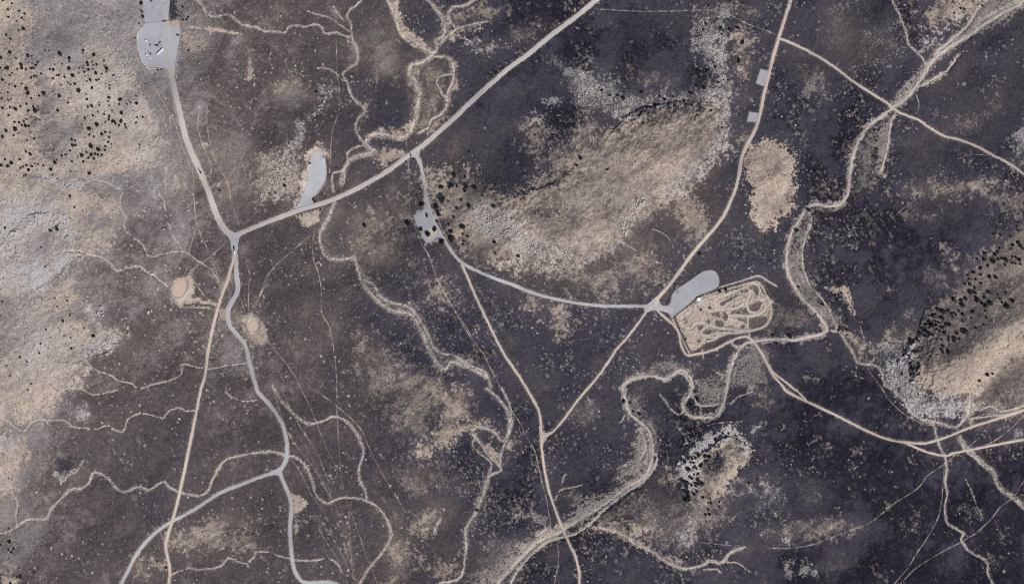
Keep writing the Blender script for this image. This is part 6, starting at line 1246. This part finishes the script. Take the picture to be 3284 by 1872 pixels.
def suv(x, y, ang, mat, lab, roof=None, grp=None, s=1.0, cat='car', name='parked_car'):
    e = empty(name, x, y, ang); tag(e, lab, cat, grp); e.scale = (s, s, s); w = 1.95
    bm = bmesh.new(); profile(bm, [(-2.35, .42), (2.35, .42), (2.4, .75), (2.25, .98), (1.15, 1.06), (.45, 1.66), (-1.9, 1.72), (-2.3, 1.1), (-2.4, .8)], w); b = part('body', bm, mat, e)
    wi = w / 2 - .16
    slab(e, [(1.12, -w / 2 + .14, 1.10), (1.12, w / 2 - .14, 1.10), (.50, wi - .05, 1.63), (.50, -wi + .05, 1.63)], GLASS, 'windscreen')
    slab(e, [(-2.29, -w / 2 + .18, 1.14), (-2.29, w / 2 - .18, 1.14), (-1.95, wi - .08, 1.66), (-1.95, -wi + .08, 1.66)], GLASS, 'rear_window')
    for sd in (-1, 1):
        slab(e, [(.95, sd * (w / 2 - .02), 1.12), (-2.0, sd * (w / 2 - .02), 1.12), (-1.8, sd * (wi + .02), 1.62), (.42, sd * (wi + .02), 1.60)], GLASS, 'side_window')
    bm = bmesh.new(); add_box(bm, -1.7, .3, -wi + .1, wi - .1, 1.70, 1.735, .01); part('roof', bm, roof or mat, e)
    wheels(e, (-1.45, 1.45), w); lamps(e, -2.38, 2.37, w, .82); return e
def pickup(x, y, ang, mat, lab, bed=None, grp=None, roof=None, cap=False, name='parked_pickup', cat='pickup', s=1.0):
    e = empty(name, x, y, ang); tag(e, lab, cat, grp); e.scale = (s, s, s); w = 2.0
    bm = bmesh.new(); profile(bm, [(-.75, .45), (2.8, .45), (2.85, .85), (2.7, 1.12), (1.45, 1.18), (.75, 1.82), (-.55, 1.84), (-.75, 1.2)], w); part('cab', bm, mat, e)
    wi = w / 2 - .16
    slab(e, [(1.42, -w / 2 + .15, 1.22), (1.42, w / 2 - .15, 1.22), (.80, wi - .05, 1.79), (.80, -wi + .05, 1.79)], GLASS, 'windscreen')
    for sd in (-1, 1): slab(e, [(1.2, sd * (w / 2 - .02), 1.24), (-.6, sd * (w / 2 - .02), 1.24), (-.5, sd * (wi + .02), 1.76), (.7, sd * (wi + .02), 1.76)], GLASS, 'side_window')
    bm = bmesh.new(); add_box(bm, -.45, .65, -wi + .1, wi - .1, 1.83, 1.862, .01); part('roof', bm, roof or mat, e)
    bm = bmesh.new()
    add_box(bm, -2.9, -.76, -w / 2, -w / 2 + .12, .5, 1.2); add_box(bm, -2.9, -.76, w / 2 - .12, w / 2, .5, 1.2); add_box(bm, -2.9, -2.79, -w / 2 + .121, w / 2 - .121, .5, 1.18); add_box(bm, -2.788, -.762, -w / 2 + .122, w / 2 - .122, .5, .72)
    part('bed', bm, bed or mat, e)
    if cap:
        bm = bmesh.new(); add_box(bm, -2.88, -.8, -w / 2 + .03, w / 2 - .03, 1.203, 1.8, .06, .94, .86); part('bed_cap', bm, bed or mat, e)
    wheels(e, (-1.85, 1.85), w, .4); lamps(e, -2.9, 2.83, w, .92); return e
def box_trailer(x, y, ang, mat, lab, L=5.0, w=2.2, hgt=2.4, grp=None, name='travel_trailer', cat='trailer', dark=False):
    e = empty(name, x, y, ang); tag(e, lab, cat, grp)
    bm = bmesh.new(); add_box(bm, -L / 2, L / 2, -w / 2, w / 2, .55, .55 + hgt, .09); part('body', bm, mat, e)
    bm = bmesh.new(); add_box(bm, -.5, .2, -.4, .3, .55 + hgt + .003, .55 + hgt + .17, .03); part('roof_vent', bm, SILVER, e)
    bm = bmesh.new(); add_box(bm, L * .18, L * .18 + .75, -w / 2 - .03, -w / 2 + .02, .7, 2.3); part('door', bm, SILVER, e)
    for sd in (-1, 1): slab(e, [(-L * .35, sd * (w / 2 + .005), 1.5), (-L * .05, sd * (w / 2 + .005), 1.5), (-L * .05, sd * (w / 2 + .005), 2.1), (-L * .35, sd * (w / 2 + .005), 2.1)], GLASS, 'window')
    wheels(e, (-.45, .35), w, .34)
    bm = bmesh.new(); add_box(bm, L / 2, L / 2 + 1.1, -.07, .07, .45, .56); part('tongue', bm, CHARC, e); return e
def flat_trailer(x, y, ang, mat, lab, L=4.0, w=1.8, cat='trailer'):
    e = empty('flatbed_trailer', x, y, ang); tag(e, lab, cat)
    bm = bmesh.new(); add_box(bm, -L / 2, L / 2, -w / 2, w / 2, .5, .6, .02); part('deck', bm, mat, e)
    bm = bmesh.new(); add_box(bm, -L / 2, L / 2, -w / 2 - .004, -w / 2 + .06, .603, .9); add_box(bm, -L / 2, L / 2, w / 2 - .06, w / 2 + .004, .603, .9); add_box(bm, L / 2 - .06, L / 2 + .004, -w / 2 + .065, w / 2 - .065, .603, .9); part('rail', bm, GREY, e)
    wheels(e, (-.1,), w + .5, .3); bm = bmesh.new(); add_box(bm, L / 2 + .005, L / 2 + 1.2, -.06, .06, .42, .52); part('tongue', bm, CHARC, e); return e
def motorhome(x, y, ang, lab):
    e = empty('motorhome', x, y, ang); tag(e, lab, 'motorhome'); w = 2.4
    bm = bmesh.new(); profile(bm, [(-3.4, .5), (3.2, .5), (3.3, .95), (2.9, 1.2), (2.5, 1.3), (2.2, 2.0), (2.9, 2.3), (2.8, 2.95), (-3.3, 3.0)], w, 5); part('body', bm, WHITE, e)
    slab(e, [(2.51, -w / 2 + .15, 1.34), (2.51, w / 2 - .15, 1.34), (2.23, w / 2 - .15, 1.96), (2.23, -w / 2 + .15, 1.96)], GLASS, 'windscreen')
    for sd in (-1, 1): slab(e, [(-2.4, sd * (w / 2 + .005), 1.7), (.8, sd * (w / 2 + .005), 1.7), (.8, sd * (w / 2 + .005), 2.3), (-2.4, sd * (w / 2 + .005), 2.3)], GLASS, 'side_window')
    bm = bmesh.new(); add_box(bm, -.6, .5, -.45, .45, 3.0, 3.28, .05); part('air_conditioner', bm, SILVER, e)
    wheels(e, (-2.0, 2.35), w, .42); lamps(e, -3.4, 3.28, w, .85); return e
def quad_bike(x, y, ang, lab):
    e = empty('quad_bike', x, y, ang); tag(e, lab, 'quad bike')
    bm = bmesh.new(); profile(bm, [(-1.2, .4), (1.2, .4), (1.25, .8), (.5, 1.0), (.1, 1.4), (-.8, 1.45), (-1.2, .95)], 1.35, 1.1, .12); part('body', bm, BLACK, e)
    bm = bmesh.new(); add_box(bm, -.75, .2, -.5, .5, 1.46, 1.5, .01); part('roof', bm, TANP, e)
    wheels(e, (-.85, .85), 1.55, .34); return e
P = lambda f, x, y: f([(x, y)])[0]
pickup(*P(LOT1, 345, 830), -45, CHARC, 'dark pickup with a pale bed towing a small white trailer on the large lot', bed=WHITE, roof=CHARC)
box_trailer(*P(LOT1, 288, 772), -45, WHITE, 'small white trailer with a dark rim behind the dark pickup on the large lot', 4.0, 2.0, 2.0)
flat_trailer(*P(LOT1, 540, 800), 48, GREY, 'dark grey flat trailer parked in front of the tan pickup on the large lot', 4.6, 2.1)
pickup(*P(LOT1, 490, 858), 48, BLACK, 'black and tan pickup hitched to a dark flat trailer on the large lot', bed=TANP)
quad_bike(*P(LOT1, 451, 846), 55, 'black and tan off road buggy beside the tan pickup')
motorhome(*P(LOT1, 520, 1000), 228, 'white motorhome parked diagonally at the lower right of the vehicle group')
box_trailer(*P(LOT1, 580, 945), 228, WHITE, 'long white box trailer behind the white motorhome on the large lot', 6.6, 2.4, 2.7)
pickup(*P(LOT1, 358, 1000), -45, BLACK, 'black pickup with a tan tailgate hitched to a small grey trailer on the large lot', bed=TANP)
flat_trailer(*P(LOT1, 285, 930), -42, SILVER, 'little grey utility trailer behind the black pickup on the large lot', 2.6, 1.5)
pickup(*P(LOT1, 360, 1088), -42, WHITE, 'white pickup with a dark windscreen at the lower left of the vehicle group', bed=WHITE, cap=True)
box_trailer(*P(LOT1, 300, 1036), -42, WHITE, 'narrow white trailer behind the white pickup on the large lot', 4.6, 1.5, 1.2)
suv(*P(LOT1, 877, 660), -17, BLACK, 'lone black car at the right edge of the large parking area', s=1.02)
suv(*P(LOT1, 385, 20), 42, GREY, 'dark grey car at the very top of the view north of the fence')
suv(*P(LOT2, 657, 274), 8, BLACK, 'upper black car on the right side of the small curved lot', roof=WHITE)
suv(*P(LOT2, 665, 325), 3, WHITE, 'white car parked below the black car on the right of the small curved lot', roof=WHITE)
suv(*P(LOT2, 402, 402), -12, BLACK, 'upper black car on the left side of the small curved lot')
suv(*P(LOT2, 397, 458), -8, WHITE, 'white car on the left side of the small curved lot', roof=WHITE)
RD = lambda x, y: conv(600, 500, 4.41, [(x, y)])[0]
pickup(*RD(190, 228), -60, BLACK, 'dark pickup driving down the upper gravel road pulling a silver trailer', bed=CHARC, name='pickup', s=1.05)
flat_trailer(*RD(163, 180), -60, SILVER, 'silver trailer behind the dark pickup on the upper gravel road', 6.2, 2.3)
quad_bike(*RD(163, 186), -60, 'pale utility buggy riding on the silver trailer on the upper gravel road').location.z += .55
pickup(*RD(664, 1300), 97, BLACK, 'black pickup just south of the three way junction pulling a white trailer', bed=GREY, name='pickup', s=1.05)
box_trailer(*RD(672, 1368), 97, WHITE, 'white trailer behind the black pickup just south of the three way junction', 5.0, 2.2, 2.2)

# ================================================================ BUILDINGS AND SHELTERS
CONC = simple('grey_concrete_wall', (.36, .35, .34), .1, 2); ROOFM = simple('grey_metal_roof', (.44, .445, .46), .06, 2, .6); WROOF = simple('white_metal_roof', (.8, .78, .76), .04, 2, .6); DARK = simple('black_roof_cloth', (.012, .012, .014), .1, 2); STEEL = simple('galvanised_steel', (.3, .3, .3), .15, 3, .5, .6); WOOD = simple('weathered_wood', (.16, .13, .11), .2, 3)
bx, by = P(LOT2, 275, 757)
e = empty('toilet_building', bx, by, -27, .5); tag(e, 'small toilet building with a pale grey roof beside the curved lot', 'building')
bm = bmesh.new(); add_box(bm, -2.0, 2.0, -2.1, 2.1, 0, 2.6); part('wall', bm, CONC, e)
bm = bmesh.new(); V0 = [(-2.4, -2.5, 2.62), (2.4, -2.5, 2.62), (2.4, 2.5, 2.62), (-2.4, 2.5, 2.62), (-2.4, 0, 3.35), (2.4, 0, 3.35)]
vs = [bm.verts.new(v) for v in V0]
for f in ((0, 1, 5, 4), (2, 3, 4, 5), (1, 2, 5), (3, 0, 4), (3, 2, 1, 0)): bm.faces.new([vs[i] for i in f])
rf = part('roof', bm, ROOFM, e)
bm = bmesh.new(); add_cyl(bm, (-1.4, 1.2, 3.5), .12, 1.1, 'Z'); part('vent_pipe', bm, STEEL, rf)
bm = bmesh.new(); add_box(bm, -.5, .45, -2.16, -2.103, .05, 2.1); d = part('door', bm, WOOD, e)
bm = bmesh.new(); add_box(bm, .25, .35, -2.2, -2.163, .95, 1.1); part('handle', bm, STEEL, d)

def posts(e, pts, hgt):
    for (x, y) in pts:
        bm = bmesh.new(); add_cyl(bm, (x, y, hgt / 2), .09, hgt, 'Z', 10); part('post', bm, STEEL, e)
bx, by = P(MX, 680, 532)
e = empty('picnic_shelter', bx, by, 12, .5); tag(e, 'white hexagonal picnic shelter at the corner of the fenced dirt track', 'shelter')
r = 3.5; hexa = [(r * math.cos(math.radians(60 * k)), r * math.sin(math.radians(60 * k))) for k in range(6)]
posts(e, [(.86 * x, .86 * y) for x, y in hexa], 2.55)
bm = bmesh.new(); top = bm.verts.new((0, 0, 3.35)); rim = [bm.verts.new((x, y, 2.62)) for x, y in hexa]; low = [bm.verts.new((x, y, 2.5)) for x, y in hexa]
for k in range(6):
    bm.faces.new((rim[k], rim[(k + 1) % 6], top)); bm.faces.new((low[k], low[(k + 1) % 6], rim[(k + 1) % 6], rim[k]))
bm.faces.new(low[::-1]); rf = part('roof', bm, WROOF, e)
bm = bmesh.new(); add_cyl(bm, (0, 0, 3.45), .5, .3, 'Z', 6, .15); part('roof_cap', bm, WROOF, rf)
bm = bmesh.new(); add_box(bm, -1, 1, -.4, .4, .7, .76); add_box(bm, -1, 1, -.85, -.6, .42, .47); add_box(bm, -1, 1, .6, .85, .42, .47); add_box(bm, -.7, -.6, -.8, .8, 0, .41); add_box(bm, .6, .7, -.8, .8, 0, .41)
add_box(bm, -.7, -.6, -.1, .1, .412, .69); add_box(bm, .6, .7, -.1, .1, .412, .69)
tag(link('picnic_table', bm_mesh('picnic_table', bm, WOOD), None, e.location.copy(), .6), 'wooden picnic table standing under the white hexagonal shelter', 'table')
for (px, py, lab) in ((1010, 408, 'left black roofed square shade shelter inside the track border'), (1104, 381, 'right black roofed square shade shelter inside the track border')):
    bx, by = P(MX, px, py); e = empty('shade_shelter', bx, by, 17, .3); tag(e, lab, 'shelter', 'black roofed shade shelters')
    posts(e, [(x, y) for x in (-1.7, 1.7) for y in (-1.5, 1.5)], 2.4)
    bm = bmesh.new(); add_box(bm, -2.1, 2.1, -1.9, 1.9, 2.41, 2.55, .03); add_box(bm, -1.9, 1.9, -1.7, 1.7, 2.555, 2.9, 0, .25); part('roof', bm, DARK, e)

def fence(pts, lab, gap=7.0, grp=None):
    L = smooth_line(pts, gap) if len(pts) > 2 else np.array([np.array(pts[0][:2]) + (np.array(pts[1][:2]) - np.array(pts[0][:2])) * t for t in np.linspace(0, 1, 2 + int(math.dist(pts[0][:2], pts[1][:2]) / gap))])
    L = L[:99]
    o = G(L[0][0], L[0][1]); e = bpy.data.objects.new('wire_fence', None); COL.objects.link(e); e.location = o; tag(e, lab, 'fence', grp)
    bm = bmesh.new(); add_cyl(bm, (0, 0, .6), .09, 1.5, 'Z', 8); pm = bm_mesh('post', bm, WOOD)
    tops = []
    for (x, y) in L:
        p = G(x, y) - o; link('post', pm, e, p); tops.append(p)
    V, F = [], []
    for zz in (.35, .7, 1.05, 1.28):
        for a, b in zip(tops[:-1], tops[1:]):
            d = (b - a).normalized(); s = Vector((-d.y, d.x, 0)) * .03; u = Vector((0, 0, .03)); k = len(V)
            for q in (a, b):
                for off in (s + u, -s + u, -s - u, s - u): V.append(q + Vector((0, 0, zz)) + off)
            for i in range(4): F.append((k + i, k + (i + 1) % 4, k + 4 + (i + 1) % 4, k + 4 + i))
    link('wire', mesh_from('wire', V, F, STEEL), e)
fence(LOT1([(262, 436), (400, 422), (520, 405), (598, 398)]), 'dark wire fence crossing the large lot left of the cattle grid')
fence(LOT1([(668, 392), (740, 378), (880, 370)]), 'wire fence from the cattle grid to the corner right of the large lot')
fence(LOT1([(980, -20), (1110, 120), (1238, 245)]), 'wire fence running diagonally at the top right of the large lot')
fence(LOT1([(1238, 248), (1100, 290), (1000, 330), (940, 345), (915, 395)]), 'wire fence curving from the diagonal fence back to the large lot')
fence(MX([(290, 790), (420, 695), (560, 585), (690, 480), (760, 452), (1000, 375), (1300, 285), (1600, 200)]), 'wire fence along the upper side of the dirt track')
fence(MX([(1620, 205), (1740, 380), (1885, 588), (1885, 740), (1840, 860), (1760, 985)]), 'wire fence along the right side of the dirt track')
fence(MX([(290, 800), (360, 950), (440, 1110), (520, 1280), (562, 1372)]), 'wire fence along the left side of the dirt track')
fence(MX([(562, 1372), (760, 1285), (960, 1180), (1180, 1098)]), 'wire fence along the lower side of the dirt track')

def cattle_grid(x, y, ang, w, lab):
    e = empty('cattle_grid', x, y, ang, .32); tag(e, lab, 'cattle grid')
    for k in range(9):
        bm = bmesh.new(); add_box(bm, -w / 2, w / 2, -1.3 + k * .32, -1.2 + k * .32, .02, .12); part('rail', bm, STEEL, e)
    bm = bmesh.new(); add_box(bm, -w / 2, w / 2, -1.5, 1.5, -.05, .01); part('pit', bm, DARK, e)
    for s in (-1, 1):
        bm = bmesh.new(); add_box(bm, s * (w / 2 + .12) - .06, s * (w / 2 + .12) + .06, -1.5, 1.5, .4, 1.15); part('wing', bm, WOOD, e)
cattle_grid(*P(LOT1, 633, 396), 5, 7.0, 'steel cattle grid in the road between the two halves of the large lot')
cattle_grid(*T(1, 0, [(1151, 1150)])[0], -62, 8.6, 'dark cattle grid across the diagonal road beside the grey turnoff')
fence(T(1, 0, [(1130, 1020), (1125, 1080), (1140, 1128)]), 'short wire fence north of the cattle grid on the diagonal road')
fence(T(1, 0, [(1160, 1172), (1150, 1250), (1148, 1400), (1150, 1456)]) + T(1, 1, [(1155, 130), (1215, 270), (1260, 360)]), 'long wire fence running south from the diagonal road past the campground lot')
# fallen trees
def fallen(x, y, ang, lab):
    bm = bmesh.new()
    for (a, b, r0, r1) in (((-3, 0, .3), (2.6, .3, .45), .4, .22), ((.5, .1, .4), (2.4, 1.7, .8), .16, .06), ((1.2, .2, .4), (3.2, -1.1, .7), .15, .05), ((-3, 0, .3), (-3.6, .8, .5), .2, .06), ((-3, 0, .3), (-3.7, -.5, .6), .2, .05)):
        a, b = Vector(a), Vector(b); d = b - a
        bmesh.ops.create_cone(bm, cap_ends=True, segments=8, radius1=r0, radius2=r1, depth=d.length, matrix=Matrix.Translation((a + b) / 2) @ d.to_track_quat('Z', 'Y').to_matrix().to_4x4())
    tag(link('fallen_tree', bm_mesh('fallen_tree', bm, simple('charred_wood', (.02, .018, .018), .2, 3)), None, G(x, y, .1), math.radians(ang)), lab, 'fallen tree')
fallen(*T(1, 2, [(535, 806)])[0], -25, 'black fallen tree lying in the loop of the lower wash')
fallen(*P(LOT2, 175, 912), 65, 'charred fallen trunk left of the small curved lot')
fallen(*P(LOT2, 905, 1010), 25, 'charred fallen trunk right of the small curved lot by the road')
